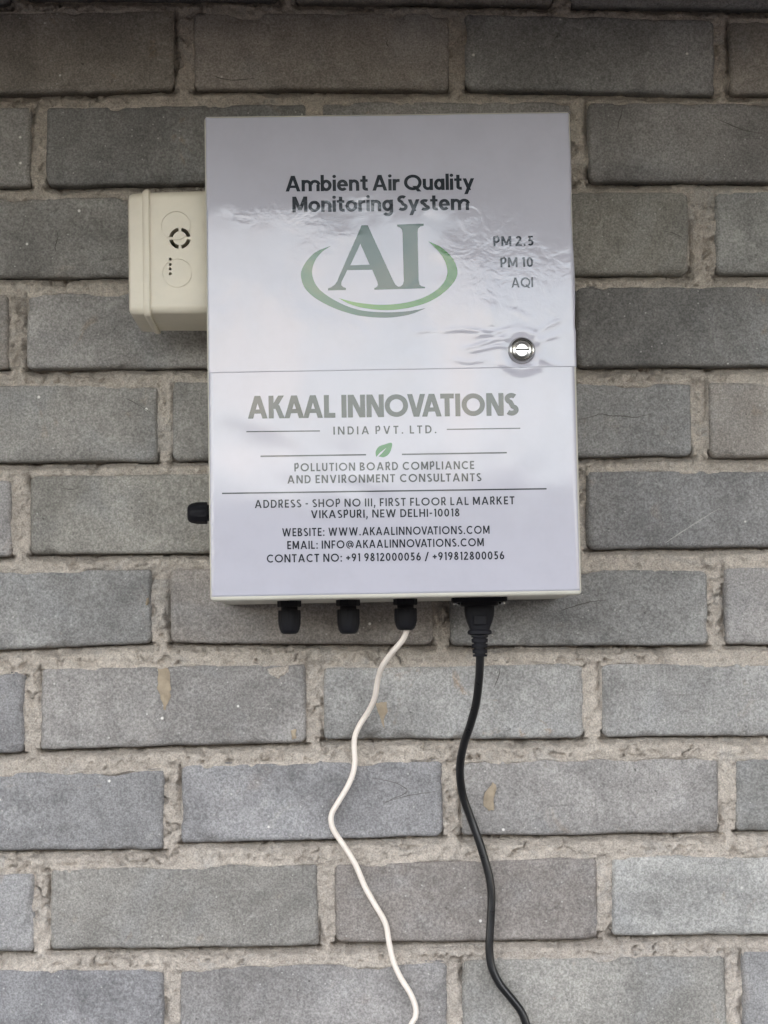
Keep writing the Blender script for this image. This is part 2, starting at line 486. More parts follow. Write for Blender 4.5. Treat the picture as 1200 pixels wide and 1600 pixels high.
def brick_mesh(name, b, step, seed):
    """rounded, chipped and slightly warped brick; origin at its own centre"""
    rng = np.random.RandomState(seed)
    L = b.xr - b.xl; H = ((b.ztl - b.zbl) + (b.ztr - b.zbr)) / 2
    nx, nz = max(8, int(L / step)), max(5, int(H / step))
    s, t = np.meshgrid(np.linspace(-L / 2, L / 2, nx), np.linspace(-H / 2, H / 2, nz), indexing='ij')
    rc = np.where(s < 0, np.where(t < 0, rng.uniform(.003, .008), rng.uniform(.003, .007)), np.where(t < 0, rng.uniform(.003, .008), rng.uniform(.003, .007)))
    ax, az = np.abs(s), np.abs(t)
    px_, pz_ = (ax - (L / 2 - rc)) / rc, (az - (H / 2 - rc)) / rc
    inc = (px_ > 0) & (pz_ > 0)
    mx = np.maximum(px_, pz_); ln = np.sqrt(np.maximum(px_, 0) ** 2 + np.maximum(pz_, 0) ** 2) + 1e-9
    k = np.where(inc, mx / ln, 1.0)
    nax = np.where(inc, L / 2 - rc + px_ * rc * k, ax); naz = np.where(inc, H / 2 - rc + pz_ * rc * k, az)
    d = np.where(inc, rc * (1 - mx), np.minimum(L / 2 - ax, H / 2 - az))
    s2, t2 = np.sign(s) * nax, np.sign(t) * naz
    o = seed * 3.7
    # edge rounding, tighter along the bottom arris
    r = 0.0037 + 0.0016 * fbm(s + o, t, 22, 2, seed) + np.where(t > 0, 0.0006, 0.0)
    e = np.clip(1 - d / r, 0, 1)
    h = -r * (1 - np.sqrt(np.maximum(0, 1 - e * e)))
    # broad unevenness and fine roughness
    h = h + 0.0011 * fbm(s + o, t + o, 9, 2, seed + 3) + 0.00045 * fbm(s + o, t, 55, 3, seed + 5) + 0.00022 * fbm(s + o, t, 240, 2, seed + 6)
    # chips bitten out along the edges
    chip = fbm(s + o, t - o, 38, 3, seed + 9)
    near = np.exp(-(d / 0.006) ** 2)
    h = h - 0.0065 * near * np.clip(chip - 0.22, 0, 1) * 2.2
    # the odd spalled corner
    for _ in range(rng.randint(1, 4)):
        cx = rng.choice([-1, 1]) * L / 2 * rng.uniform(.55, 1.0); cz = rng.choice([-1, -1, 1]) * H / 2
        rr = rng.uniform(.005, .013)
        q = np.sqrt(((s - cx) / (rr * 1.6)) ** 2 + ((t - cz) / rr) ** 2) + 0.35 * fbm(s + o, t, 120, 2, seed + 12)
        h = h - rng.uniform(.0012, .0035) * sstep(1.0, 0.3, q)
    # wavering outline
    wob = sstep(0.012, 0.0, d)
    s2 = s2 + wob * (0.0008 * fbm(s + o, t, 30, 2, seed + 20) + 0.0004 * fbm(s, t + o, 140, 2, seed + 21))
    t2 = t2 + wob * (0.0009 * fbm(s + o, t, 24, 2, seed + 22) + 0.0004 * fbm(s, t + o, 140, 2, seed + 23))
    # bilinear to the measured corners
    u, v = (s2 + L / 2) / L, (t2 + H / 2) / H
    xc, zc = (b.xl + b.xr) / 2, (b.zbl + b.zbr + b.ztl + b.ztr) / 4
    X = b.xl + u * L - xc
    Z = (b.zbl * (1 - u) + b.zbr * u) * (1 - v) + (b.ztl * (1 - u) + b.ztr * u) * v - zc
    proud = rng.uniform(-.0012, .0012)
    V = np.stack([X, -(h + proud), Z], -1).reshape(-1, 3)
    idx = np.arange(nx * nz).reshape(nx, nz)
    Q = np.stack([idx[:-1, :-1], idx[1:, :-1], idx[1:, 1:], idx[:-1, 1:]], -1).reshape(-1, 4)
    loop = np.concatenate([idx[:-1, 0], idx[-1, :-1], idx[:0:-1, -1], idx[0, :0:-1]])
    n0 = len(V)
    m = len(loop)
    rings = []
    for dep in (0.008, 0.034):
        R = V[loop].copy(); R[:, 1] = np.maximum(R[:, 1], 0) + dep
        rings.append(R)
    V2 = np.concatenate([V] + rings)
    prev = loop
    qs = [Q]
    for kx in range(2):
        cur = n0 + kx * m + np.arange(m)
        qs.append(np.stack([prev, cur, np.roll(cur, -1), np.roll(prev, -1)], -1))
        prev = cur
    me = mesh_np(name, V2, np.concatenate(qs))
    return me, (xc, 0, zc)

lo_cache = []
for i, b in enumerate(bricks):
    if b.hero:
        me, loc = brick_mesh('brick', b, 0.0017, 100 + i)
    else:
        kk = i % 6
        if len(lo_cache) <= kk:
            nb = Brick(-.114, .114, -.035, -.035, .035, .035, 'n', False, -1)
            lo_cache.append(brick_mesh('brick', nb, 0.0075, 900 + kk)[0])
        me = lo_cache[min(kk, len(lo_cache) - 1)]
        loc = ((b.xl + b.xr) / 2, 0, (b.zbl + b.zbr + b.ztl + b.ztr) / 4)
    o = link('brick', me, M_BRICK, wall)
    o.location = loc
    if not b.hero:
        o.scale = ((b.xr - b.xl) / .228, 1, (b.ztl - b.zbl) / .070)
    c = TINT[b.tint]; f = random.uniform(.84, 1.06)
    o.color = (c[0] * f, c[1] * f * random.uniform(.994, 1.002), c[2] * f * random.uniform(.97, 1.03), 1)

def mortar_field(X, Z):
    """outward height of the mortar and a mask of where it is worth meshing"""
    big = 9.0
    dA = np.full(X.shape, big); dB = np.full(X.shape, big); inrow = np.full(X.shape, -big)
    inside = np.full(X.shape, -big); tin = np.full(X.shape, big); bin_ = np.full(X.shape, big)
    hj = np.full(X.shape, big)
    hjL = np.full(X.shape, big); hjR = np.full(X.shape, big)
    for bi, b in enumerate(bricks):
        x0, x1 = b.xl - .03, b.xr + .03
        z0, z1 = min(b.zbl, b.zbr) - .03, max(b.ztl, b.ztr) + .03
        m = (X > x0) & (X < x1) & (Z > z0) & (Z < z1)
        if not m.any(): continue
        x, z = X[m], Z[m]
        zb, zt = b.zb(x), b.zt(x)
        inx = np.minimum(x - b.xl, b.xr - x)
        inz = np.minimum(z - zb, zt - z)
        ok = inx > -0.004
        da = np.where(ok & (z <= zb), zb - z + np.clip(-inx, 0, 1), big); dA[m] = np.minimum(dA[m], da)
        db = np.where(ok & (z >= zt), z - zt, big); dB[m] = np.minimum(dB[m], db)
        sd = np.minimum(inx, inz)
        better = sd > inside[m]
        ti = np.where((sd > 0), zt - z, big)
        tin[m] = np.where(better & (sd > 0), ti, tin[m])
        bin_[m] = np.where(sd > 0, z - zb, bin_[m])
        inside[m] = np.maximum(inside[m], sd)
        inr = np.where(inx < 0, inz, -big)
        inrow[m] = np.maximum(inrow[m], inr)
        hjL[m] = np.minimum(hjL[m], np.where((x > b.xr) & (inz > -.002), x - b.xr, big))
        hjR[m] = np.minimum(hjR[m], np.where((x < b.xl) & (inz > -.002), b.xl - x, big))
    n1 = fbm(X, Z, 60, 4, 41, 0.55)
    n2 = fbm(X, Z, 210, 3, 43, 0.6)
    n3 = fbm(X, Z, 7, 2, 47)
    n4 = fbm(X, Z, 26, 3, 49)
    # bed joint: dug in under the brick above, filled out flush onto the brick below
    lip = 0.0050 + 0.0024 * n4
    under = np.exp(-(np.maximum(dA, 0) / np.maximum(lip, .0015)) ** 2.2)
    h = -0.0012 + 0.0012 * n3 - 0.0160 * under * (1 + 0.25 * n4)
    # head joint: a little deeper, with a groove along one side
    hm = sstep(-0.004, 0.004, inrow)
    side = fbm(X * 0 + np.round(X, 1), Z * 0 + np.round(Z / .084), 3.1, 1, 55)
    gr = np.where(side > 0, hjL, hjR)
    h = h - hm * (0.0030 + 0.0016 * n4 + 0.0075 * np.exp(-(np.maximum(gr, 0) / 0.0028) ** 2) * sstep(-.2, .35, n4 + .1))
    # crumbly surface with torn pits and cracks
    h = h + 0.0028 * n1 + 0.0034 * n2
    ridge = np.abs(fbm(X, Z * 1.7, 48, 3, 61))
    torn = sstep(0.05, 0.45, fbm(X, Z, 30, 2, 67))
    h = h - 0.0065 * sstep(0.09, 0.0, ridge) * torn
    pit = fbm(X, Z, 150, 2, 71)
    h = h - 0.0055 * sstep(0.24, 0.48, pit) * sstep(-.1, .3, n4)
    # smeared onto the upper edge of the brick below, fading unevenly
    ins = inside > 0
    spread = np.clip(0.0020 + 0.0055 * fbm(X, Z * .5, 34, 4, 77), 0.0, 1)
    hs = 0.0004 + 0.0011 * n1 - 0.010 * sstep(0, 1, (np.minimum(tin, 1) - spread) / 0.0045) - 0.30 * np.maximum(np.minimum(tin, .05) - spread - .003, 0)
    edge = np.minimum(inside, 0.02)
    hside = -0.0035 - 1.0 * edge + 0.0012 * n1
    hside = np.where(bin_ < .007, -.019, hside)
    h = np.where(ins, np.maximum(np.where(tin < .012, hs - .001, -1), hside), h)
    keep = (inside < 0.0045) | (ins & (tin < 0.012))
    h = np.maximum(h, -0.026)
    return h, keep

def mortar_mesh(name, x0, x1, z0, z1, step, hole=None):
    nx, nz = int((x1 - x0) / step) + 1, int((z1 - z0) / step) + 1
    X, Z = np.meshgrid(np.linspace(x0, x1, nx), np.linspace(z0, z1, nz), indexing='ij')
    h, keep = mortar_field(X, Z)
    if hole:
        keep &= ~((X > hole[0]) & (X < hole[1]) & (Z > hole[2]) & (Z < hole[3]))
    V = np.stack([X, -h, Z], -1).reshape(-1, 3)
    idx = np.arange(nx * nz).reshape(nx, nz)
    kq = keep[:-1, :-1] | keep[1:, :-1] | keep[1:, 1:] | keep[:-1, 1:]
    Q = np.stack([idx[:-1, :-1], idx[1:, :-1], idx[1:, 1:], idx[:-1, 1:]], -1)[kq]
    used = np.unique(Q)
    remap = np.full(nx * nz, -1); remap[used] = np.arange(len(used))
    return mesh_np(name, V[used], remap[Q])

vx0, vx1 = unproj(0, 800).x - .035, unproj(1200, 800).x + .035
vz0, vz1 = unproj(600, 1600).z - .035, unproj(600, 0).z + .03
zlo = min(min(b.zbl, b.zbr) for b in bricks); zhi = OV_Z
link('mortar', mortar_mesh('mortar', vx0, vx1, vz0, vz1, 0.00125), M_MORTAR, wall)
link('mortar', mortar_mesh('mortar', -XW, XW, zlo, zhi, 0.006, (vx0 + .004, vx1 - .004, vz0 + .004, vz1 - .004)), M_MORTAR, wall)
# the body of the wall behind, and the plain rendered wall around the brick field
link('wall_core', from_bm('wall_core', box_bm(-24.4, 24.4, 0.030, 0.23, 0.0, OV_Z)), M_MORTAR, wall)
pl = bmesh.new()
box_bm(-24.4, -XW - .06, -0.004, 0.031, 0, OV_Z - .001, bm=pl); box_bm(XW + .06, 24.4, -0.004, 0.031, 0, OV_Z - .001, bm=pl)
box_bm(-XW - .0599, XW + .0599, -0.004, 0.031, 0, zlo + .002, bm=pl)
link('render_coat', from_bm('render_coat', pl), M_MORTAR, wall)

# mortar drips and smears stuck to brick faces
def splash(pts, thick=0.0012, mat=M_TAN, seed=1):
    P = [unproj(x, y) for x, y in pts]
    # densify and roughen the outline
    R = []
    rng = random.Random(seed)
    for i in range(len(P)):
        a, b = P[i], P[(i + 1) % len(P)]
        for k in range(4):
            q = a.lerp(b, k / 4)
            R.append(Vector((q.x + rng.uniform(-.0007, .0007), 0, q.z + rng.uniform(-.0007, .0007))))
    c = sum(R, Vector()) / len(R)
    V, Fs = [], []
    n = len(R)
    for f, y in ((1.0, 0.0030), (0.97, -thick * .5 - .0008), (0.75, -thick - .0010), (0.4, -thick * 1.1 - .0011)):
        for q in R:
            p = c.lerp(q, f); V.append((p.x, y + rng.uniform(-.0002, .0002), p.z))
    V.append((c.x, -thick * 1.1 - .0011, c.z))
    for k in range(3):
        for i in range(n):
            j = (i + 1) % n
            Fs.append((k * n + i, k * n + j, (k + 1) * n + j, (k + 1) * n + i))
    for i in range(n): Fs.append((3 * n + i, 3 * n + (i + 1) % n, 4 * n))
    bm = bmesh.new()
    bv = [bm.verts.new(v) for v in V]
    for f in Fs: bm.faces.new([bv[i] for i in f])
    link('mortar_splash', from_bm('mortar_splash', bm, True), mat, wall)

splash([(247, 1045), (264, 1043), (267, 1070), (266, 1093), (260, 1104), (257, 1112), (253, 1098), (246, 1075)], .0010, seed=1)
splash([(586, 1098), (604, 1096), (605, 1112), (600, 1124), (601, 1140), (598, 1136), (590, 1112)], .0007, seed=2)
splash([(770, 1222), (776, 1226), (771, 1248), (772, 1266), (764, 1268), (754, 1256), (757, 1240)], .0007, seed=3)
splash([(455, 1140), (463, 1139), (463, 1153), (456, 1156)], .0010, seed=4)
splash([(417, 1046), (450, 1040), (452, 1050), (438, 1056), (436, 1062), (424, 1056)], .0008, M_MORTAR, seed=5)
splash([(228, 936), (233, 934), (232, 944), (228, 946)], .0012, seed=6)

# cracks and scratches on the brick faces, laid onto the real surface
bpy.context.view_layer.update()
_dg = bpy.context.evaluated_depsgraph_get()
M_CRACK = mat_plain('crack_dust', (0.13, 0.122, 0.113, 1), 0.95, spec=0.1, bump=0)
M_SCRATCH = mat_plain('pale_scratch', (0.40, 0.387, 0.367, 1), 0.95, spec=0.1, var=0.2, scale=300, bump=0)
def catm(P, n=6):
    R = []
    for i in range(len(P) - 1):
        p0, p1, p2, p3 = P[max(0, i - 1)], P[i], P[i + 1], P[min(len(P) - 1, i + 2)]
        for k in range(n):
            t = k / n
            R.append(tuple(.5 * (2 * p1[j] + (-p0[j] + p2[j]) * t + (2 * p0[j] - 5 * p1[j] + 4 * p2[j] - p3[j]) * t * t + (-p0[j] + 3 * p1[j] - 3 * p2[j] + p3[j]) * t ** 3) for j in range(2)))
    return R + [tuple(P[-1])]
def mark(name, pts, wpx, mat, seed, jit=0.0):
    rng = random.Random(seed)
    P = [(x + rng.uniform(-jit, jit), y + rng.uniform(-jit, jit)) for x, y in catm(pts, 5)]
    V, Fs = [], []
    for i, (x, y) in enumerate(P):
        a, b = P[max(0, i - 1)], P[min(len(P) - 1, i + 1)]
        dx, dy = b[0] - a[0], b[1] - a[1]; l = math.hypot(dx, dy) or 1
        f = i / (len(P) - 1)
        hw = wpx / 2 * (0.25 + 0.75 * math.sin(math.pi * min(.97, max(.03, f)))) * rng.uniform(.6, 1.25)
        for sgn in (-1, 1):
            q_ = unproj(x - dy / l * hw * sgn, y + dx / l * hw * sgn)
            ok, hit, *_r = S.ray_cast(_dg, Vector((q_.x, -0.1, q_.z)), Vector((0, 1, 0)))
            V.append((q_.x, (hit.y if ok else 0) - .00022, q_.z))
    for i in range(len(P) - 1): Fs.append((2 * i, 2 * i + 1, 2 * i + 3, 2 * i + 2))
    link(name, mesh_py(name, V, Fs), mat, wall)
mark('crack', [(905, 655), (922, 652), (938, 647), (955, 650), (972, 650), (990, 652), (1008, 649), (1022, 645)], 1.5, M_CRACK, 1, .7)
mark('scratch', [(874, 956), (885, 951), (905, 945), (925, 940), (945, 938)], 1.6, M_CRACK, 2, .3)
mark('scratch', [(1040, 848), (1070, 828), (1098, 810), (1124, 794)], 2.2, M_SCRATCH, 3, .3)
mark('scratch', [(973, 171), (969, 185), (963, 206)], 1.7, M_CRACK, 4, .6)
mark('scratch', [(1036, 361), (1050, 364), (1066, 371)], 1.5, M_CRACK, 5, .3)
mark('scratch', [(582, 1216), (615, 1222), (636, 1236), (610, 1250), (598, 1256)], 1.4, M_CRACK, 6, .6)
mark('scratch', [(598, 1254), (640, 1243), (684, 1236)], 1.2, M_CRACK, 7, .5)
mark('scratch', [(782, 1042), (778, 1060), (772, 1074)], 1.6, M_CRACK, 8, .4)
mark('scratch', [(95, 762), (110, 765), (127, 762)], 1.4, M_CRACK, 9, .3)
mark('scratch', [(196, 622), (215, 632), (236, 645)], 1.2, M_CRACK, 10, .4)
mark('scratch', [(1086, 690), (1100, 680), (1105, 676)], 1.2, M_SCRATCH, 11, .3)
mark('scratch', [(1120, 186), (1140, 195), (1165, 204), (1190, 208)], 1.5, M_CRACK, 13, .7)
mark('crack', [(606, 62), (604, 68), (607, 73)], 1.8, M_CRACK, 14, .4)
mark('crack', [(88, 362), (90, 372), (86, 384), (88, 396)], 2.0, M_CRACK, 15, .8)
mark('scratch', [(334, 118), (350, 124), (375, 125), (398, 122)], 1.6, M_CRACK, 16, .6)

# ------------------------------------------------------------------ air quality monitor
YF = -0.163                                          # front plane of the door
q = [unproj(x, y, YF) for x, y in ((319, 181), (890, 174), (910, 929), (328, 939))]
BW = ((q[1] - q[0]).length + (q[2] - q[3]).length) / 2
BH = ((q[3] - q[0]).length + (q[2] - q[1]).length) / 2
ctr = (q[0] + q[1] + q[2] + q[3]) / 4
ex = ((q[1] - q[0]).normalized() + (q[2] - q[3]).normalized() + Vector(((q[0] - q[3]).normalized().z, 0, -(q[0] - q[3]).normalized().x)) + Vector(((q[1] - q[2]).normalized().z, 0, -(q[1] - q[2]).normalized().x))).normalized()
BROLL = math.atan2(ex.z, ex.x)
BR = Matrix.Rotation(-BROLL, 3, 'Y')
base = ctr + BR @ Vector((0, 0, -BH / 2)); base.y = 0
mon = empty('air_quality_monitor', base, (0, -BROLL, 0))
tag(mon, 'white air quality monitoring cabinet with printed glossy front and chrome lock', 'monitor box')
BRI = BR.inverted()

def loc(px, py, Y=YF):
    """photograph pixel on the plane Y -> the cabinet's own coordinates (origin at its base, against the wall)"""
    p = BRI @ (unproj(px, py, Y) - base)
    return p

HWX = BW / 2
DT = 0.020                                           # door thickness
body = box_bm(-HWX + .002, HWX - .002, YF + DT + .0018, -0.0015, .0015, BH - .0015, .004, 3)
link('cabinet_body', from_bm('cabinet_body', body, True), M_CREAM, mon)
link('door_gasket', from_bm('door_gasket', box_bm(-HWX + .006, HWX - .006, YF + DT - .001, YF + DT + .003, .006, BH - .006)), M_BLACK, mon)
door = link('door', from_bm('door', box_bm(-HWX, HWX, YF, YF + DT, 0, BH, .0032, 4), True), M_CREAM, mon)

# --- two overlapping sheets of vinyl
lock_c = loc(815, 548)
SEAM_L, SEAM_R = loc(324, 583), loc(902, 573)
def seam_z(x): return SEAM_L.z + (SEAM_R.z - SEAM_L.z) * (x - SEAM_L.x) / (SEAM_R.x - SEAM_L.x)

CREASES = []                                         # (polyline in local x,z ; width ; height)
for pts, wd, ht in [
    ([(690, 517), (720, 514), (745, 517), (778, 527), (800, 530)], 3.2, .00050),
    ([(722, 545), (745, 541), (768, 532), (785, 530)], 3.0, .00055),
    ([(730, 551), (752, 546), (778, 540), (796, 543)], 2.4, .00050),
    ([(735, 527), (758, 523), (785, 517), (812, 508)], 3.0, .00045),
    ([(826, 528), (848, 514), (868, 503), (884, 498)], 3.4, .00042),
    ([(830, 538), (856, 528), (880, 522)], 4.0, .00035),
    ([(771, 470), (768, 490), (770, 512)], 6.5, .00060),
    ([(790, 482), (812, 488), (828, 498)], 4.0, .00035),
    ([(834, 556), (858, 566), (880, 576)], 3.6, .00040),
    ([(770, 566), (800, 574), (830, 573), (860, 580)], 2.6, .00035),
    ([(700, 560), (730, 566), (765, 562)], 3.0, .00030),
    ([(640, 520), (662, 516), (690, 519)], 3.0, .00025),
]:
    CREASES.append(([(loc(x, y).x, loc(x, y).z) for x, y in pts], wd * .00066, ht * .40))

def film_h(x, z):
    h = np.zeros_like(x)
    for pl_, wd, ht in CREASES:
        dm = np.full(x.shape, 9.0); tt = np.zeros_like(x)
        tot = len(pl_) - 1
        for i in range(tot):
            (ax, az), (bx, bz) = pl_[i], pl_[i + 1]
            vx, vz = bx - ax, bz - az
            t = np.clip(((x - ax) * vx + (z - az) * vz) / (vx * vx + vz * vz), 0, 1)
            d = np.hypot(x - ax - t * vx, z - az - t * vz)
            tt = np.where(d < dm, (i + t) / tot, tt); dm = np.minimum(dm, d)
        h += ht * np.exp(-(dm / wd) ** 2) * np.sin(np.pi * np.clip(tt, .02, .98)) ** .6
    r = np.hypot(x - lock_c.x, z - lock_c.z)
    h += .0003 * np.exp(-((r - .0165) / .004) ** 2)
    return h

def sheet(name, zlo_f, zhi_f, lift, step, right_f, parent):
    nx, nz = int(BW / step), int(BH / step)
    u, v = np.meshgrid(np.linspace(0, 1, nx), np.linspace(0, 1, nz), indexing='ij')
    xl = -HWX + .0012
    zmid = zlo_f(0) + (zhi_f(0) - zlo_f(0)) * v
    xr = HWX - .0010 + right_f(zmid)
    x = xl + (xr - xl) * u
    x = x + (u < 1e-6) * 0.0002 * fbm(zmid, zmid * 0, 300, 2, 5)
    a = zlo_f(x); b = zhi_f(x)
    z = a + (b - a) * v
    z = z + (v > 1 - 1e-6) * 0.0003 * fbm(x, x * 0, 60, 2, 8)
    y = YF - lift - film_h(x, z)
    # the film bends round the door's rounded right edge where it runs past it
    past = np.maximum(x - (HWX - .0026), 0)
    y = y + past * past / .006
    V = np.stack([x, y, z], -1).reshape(-1, 3)
    idx = np.arange(nx * nz).reshape(nx, nz)
    Q = np.stack([idx[:-1, :-1], idx[1:, :-1], idx[1:, 1:], idx[:-1, 1:]], -1).reshape(-1, 4)
    n0 = len(V)
    lp = np.concatenate([idx[:-1, 0], idx[-1, :-1], idx[:0:-1, -1], idx[0, :0:-1]])
    R = V[lp].copy(); R[:, 1] += lift * .8
    cur = n0 + np.arange(len(lp))
    Q2 = np.stack([lp, cur, np.roll(cur, -1), np.roll(lp, -1)], -1)
    return link(name, mesh_np(name, np.concatenate([V, R]), np.concatenate([Q, Q2])), M_FILM, parent)

zt_px = lambda y: loc(890, y).z
def right_upper(z):
    # bubbles and a step near the lock where the film stands off the edge
    e = 0.0012 * sstep(zt_px(300), zt_px(230), z) * -1
    e = e + 0.0009 * np.sin(z * 55) * sstep(zt_px(190), zt_px(260), z)
    return e + 0.0012 * sstep(zt_px(508), zt_px(520), z) + 0.0009
upper = sheet('vinyl_sheet', lambda x: seam_z(np.asarray(x, float)), lambda x: np.full_like(np.asarray(x, float), BH - .0016), .00024, .0016, right_upper, mon)
lower = sheet('vinyl_sheet', lambda x: np.full_like(np.asarray(x, float), .0034), lambda x: seam_z(np.asarray(x, float)) + .004, .00014, .004, lambda z: 0 * z - .0006, mon)

# --- lettering: glyphs drawn as strokes, cap height 1
def ribbon(pts, w, closed=False):
    n = len(pts); L, R = [], []
    for i in range(n):
        if closed: a, b = pts[(i - 1) % n], pts[(i + 1) % n]
        else: a, b = pts[max(0, i - 1)], pts[min(n - 1, i + 1)]
        dx, dy = b[0] - a[0], b[1] - a[1]
        l = math.hypot(dx, dy) or 1
        nx, ny = -dy / l * w / 2, dx / l * w / 2
        L.append((pts[i][0] + nx, pts[i][1] + ny)); R.append((pts[i][0] - nx, pts[i][1] - ny))
    m = n if closed else n - 1
    return [[R[i], R[(i + 1) % n], L[(i + 1) % n], L[i]] for i in range(m)]
def rect(x0, y0, x1, y1): return [[(x0, y0), (x1, y0), (x1, y1), (x0, y1)]]
def diag(x0, y0, x1, y1, w):
    """slanted bar cut level at both ends"""
    l = math.hypot(x1 - x0, y1 - y0); hw = w * l / abs(y1 - y0) / 2
    return [[(x0 - hw, y0), (x0 + hw, y0), (x1 + hw, y1), (x1 - hw, y1)]]
def arc(cx, cy, rx, ry, a0, a1, n=16):
    return [(cx + rx * math.cos(math.radians(a0 + (a1 - a0) * i / n)), cy + ry * math.sin(math.radians(a0 + (a1 - a0) * i / n))) for i in range(n + 1)]
def ell(cx, cy, rx, ry, w, n=32): return ribbon(arc(cx, cy, rx, ry, 0, 360, n)[:-1], w, True)

def glyph(c, w):
    h = w / 2
    V = lambda x, y0=0, y1=1: rect(x, y0, x + w, y1)
    if c == 'A':
        W = .80 + w * .3; hw = w * .58
        return diag(hw, 0, W / 2 - w * .06, 1, w) + diag(W - hw, 0, W / 2 + w * .06, 1, w) + rect(W * .24, .22, W * .76, .22 + w * .85), W
    if c == 'B':
        return V(0) + rect(h, 1 - w, .28, 1) + rect(h, .5 - h + .02, .30, .5 + h + .02) + rect(h, 0, .30, w) + \
            ribbon(arc(.27, .76, .19, .24 - h + .0, -90, 90), w) + ribbon(arc(.29, .26, .23, .26 - h, -90, 90), w), .52 + h
    if c == 'C': return ribbon(arc(.47, .5, .47 - h, .5 - h, 48, 312, 24), w), .80
    if c == 'D': return V(0) + rect(h, 1 - w, .32, 1) + rect(h, 0, .32, w) + ribbon(arc(.31, .5, .40 - h, .5 - h, -90, 90, 20), w), .71
    if c == 'E': return V(0) + rect(h, 0, .50, w) + rect(h, .5 - h, .45, .5 + h) + rect(h, 1 - w, .50, 1), .50
    if c == 'F': return V(0) + rect(h, .46 - h, .43, .46 + h) + rect(h, 1 - w, .49, 1), .49
    if c == 'G': return ribbon(arc(.47, .5, .47 - h, .5 - h, 48, 345, 24), w) + rect(.5, .38, .93, .38 + w), .93
    if c == 'H': return V(0) + V(.68 - w) + rect(h, .5 - h, .68 - h, .5 + h), .68
    if c == 'I': return V(0), w
    if c == 'K': return V(0) + diag(w * .9, .42, .62 - w * .4, 1, w) + diag(.68 - w * .5, 0, w * 1.6, .58, w), .70
    if c == 'L': return V(0) + rect(h, 0, .48, w), .48
    if c == 'M': return V(0) + V(.84 - w) + diag(.42, .12, w * .62, 1, w) + diag(.42, .12, .84 - w * .62, 1, w), .84
    if c == 'N': return V(0) + V(.74 - w) + diag(.74 - w * .62, 0, w * .62, 1, w), .74
    if c == 'O': return ell(.5, .5, .5 - h, .5 - h, w), 1.0
    if c == 'Q': return ell(.5, .5, .5 - h, .5 - h, w) + diag(.86, -.08, .58, .28, w), 1.0
    if c == 'P': return V(0) + rect(h, 1 - w, .29, 1) + rect(h, .42 - h, .29, .42 + h) + ribbon(arc(.28, .71, .26 - h, .29 - 0, -90, 90), w), .54
    if c == 'R': return V(0) + rect(h, 1 - w, .29, 1) + rect(h, .44 - h, .29, .44 + h) + ribbon(arc(.28, .72, .26 - h, .28, -90, 90), w) + diag(.58 - w * .5, 0, .27, .46, w), .58
    if c == 'S':
        t = arc(.28, .745, .245 - h * .6, .255 - h, 38, 270, 14); b = arc(.28, .255, .26 - h * .6, .255 - h, 90, -142, 14)
        t[-1] = (.28, .49 + .01); b[0] = (.28, .50)
        return ribbon(t[:-1] + b, w), .54
    if c == 'T': return rect(.0, 1 - w, .58, 1) + rect(.29 - h, 0, .29 + h, 1 - h), .58
    if c == 'U': return V(0, .3) + V(.64 - w, .3) + ribbon(arc(.32, .32, .32 - h, .32 - h, 180, 360), w), .64
    if c == 'V': W = .78; return diag(W / 2 - w * .05, 0, w * .55, 1, w) + diag(W / 2 + w * .05, 0, W - w * .55, 1, w), W
    if c == 'W':
        W = 1.16; a = w * .52
        return diag(W * .28, 0, a, 1, w) + diag(W * .28, 0, W / 2, 1, w) + diag(W * .72, 0, W / 2, 1, w) + diag(W * .72, 0, W - a, 1, w), W
    if c == 'Y': return diag(.34, .42, w * .5, 1, w) + diag(.34, .42, .68 - w * .5, 1, w) + rect(.34 - h, 0, .34 + h, .46), .68
    if c == '0': return ell(.29, .5, .29 - h, .5 - h, w), .58
    if c == '1': return V(.14) + diag(.03 + h, .80, .17, 1, w * .8), .14 + w
    if c == '2':
        return ribbon(arc(.26, .72, .25 - h, .28 - h, 165, -30, 14) + [(.08, w * .6)], w) + rect(.0, 0, .54, w), .54
    if c == '5': return rect(.08, 1 - w, .48, 1) + diag(.08 + h, .50, .12 + h, 1, w) + ribbon([(.07, .545)] + arc(.25, .32, .27 - h, .32 - h, 110, -140, 16), w), .54
    if c == '6': return ell(.28, .31, .28 - h, .31 - h, w, 24) + ribbon([(.28 - .28 + h + .01, .36), (.12 + h * .3, .62), (.36, 1 - h * .4)], w), .56
    if c == '9': return ell(.28, .69, .28 - h, .31 - h, w, 24) + ribbon([(.56 - h - .01, .64), (.44 - h * .3, .38), (.20, h * .4)], w), .56
    if c == '8': return ell(.27, .755, .22 - h, .245 - h * .8, w, 24) + ell(.27, .27, .27 - h, .27 - h, w, 24), .54
    if c == '.': return ell(w * .6, w * .55, w * .3, w * .3, w * .6, 12), w * 1.2
    if c == ',': return ell(w * .6, w * .55, w * .3, w * .3, w * .6, 12) + diag(w * .2, -w * 1.3, w * .8, w * .5, w * .7), w * 1.2
    if c == ':': return ell(w * .6, w * .55, w * .3, w * .3, w * .6, 12) + ell(w * .6, .62, w * .3, w * .3, w * .6, 12), w * 1.2
    if c == '-': return rect(0, .36, .30, .36 + w), .30
    if c == '+': return rect(0, .45 - h, .50, .45 + h) + rect(.25 - h, .20, .25 + h, .45 - h) + rect(.25 - h, .45 + h, .25 + h, .70), .50
    if c == '/': return diag(.04, -.1, .40, 1.05, w), .44
    if c == '@':
        return ribbon(arc(.52, .45, .50 - h, .52 - h, -55, 270, 28), w * .75) + ell(.50, .45, .19, .21, w * .8, 18) + ribbon([(.72, .68), (.71, .36)] + arc(.80, .36, .09, .11, 180, 330, 6), w * .75), 1.04
    # lowercase, x-height .73
    X = .73
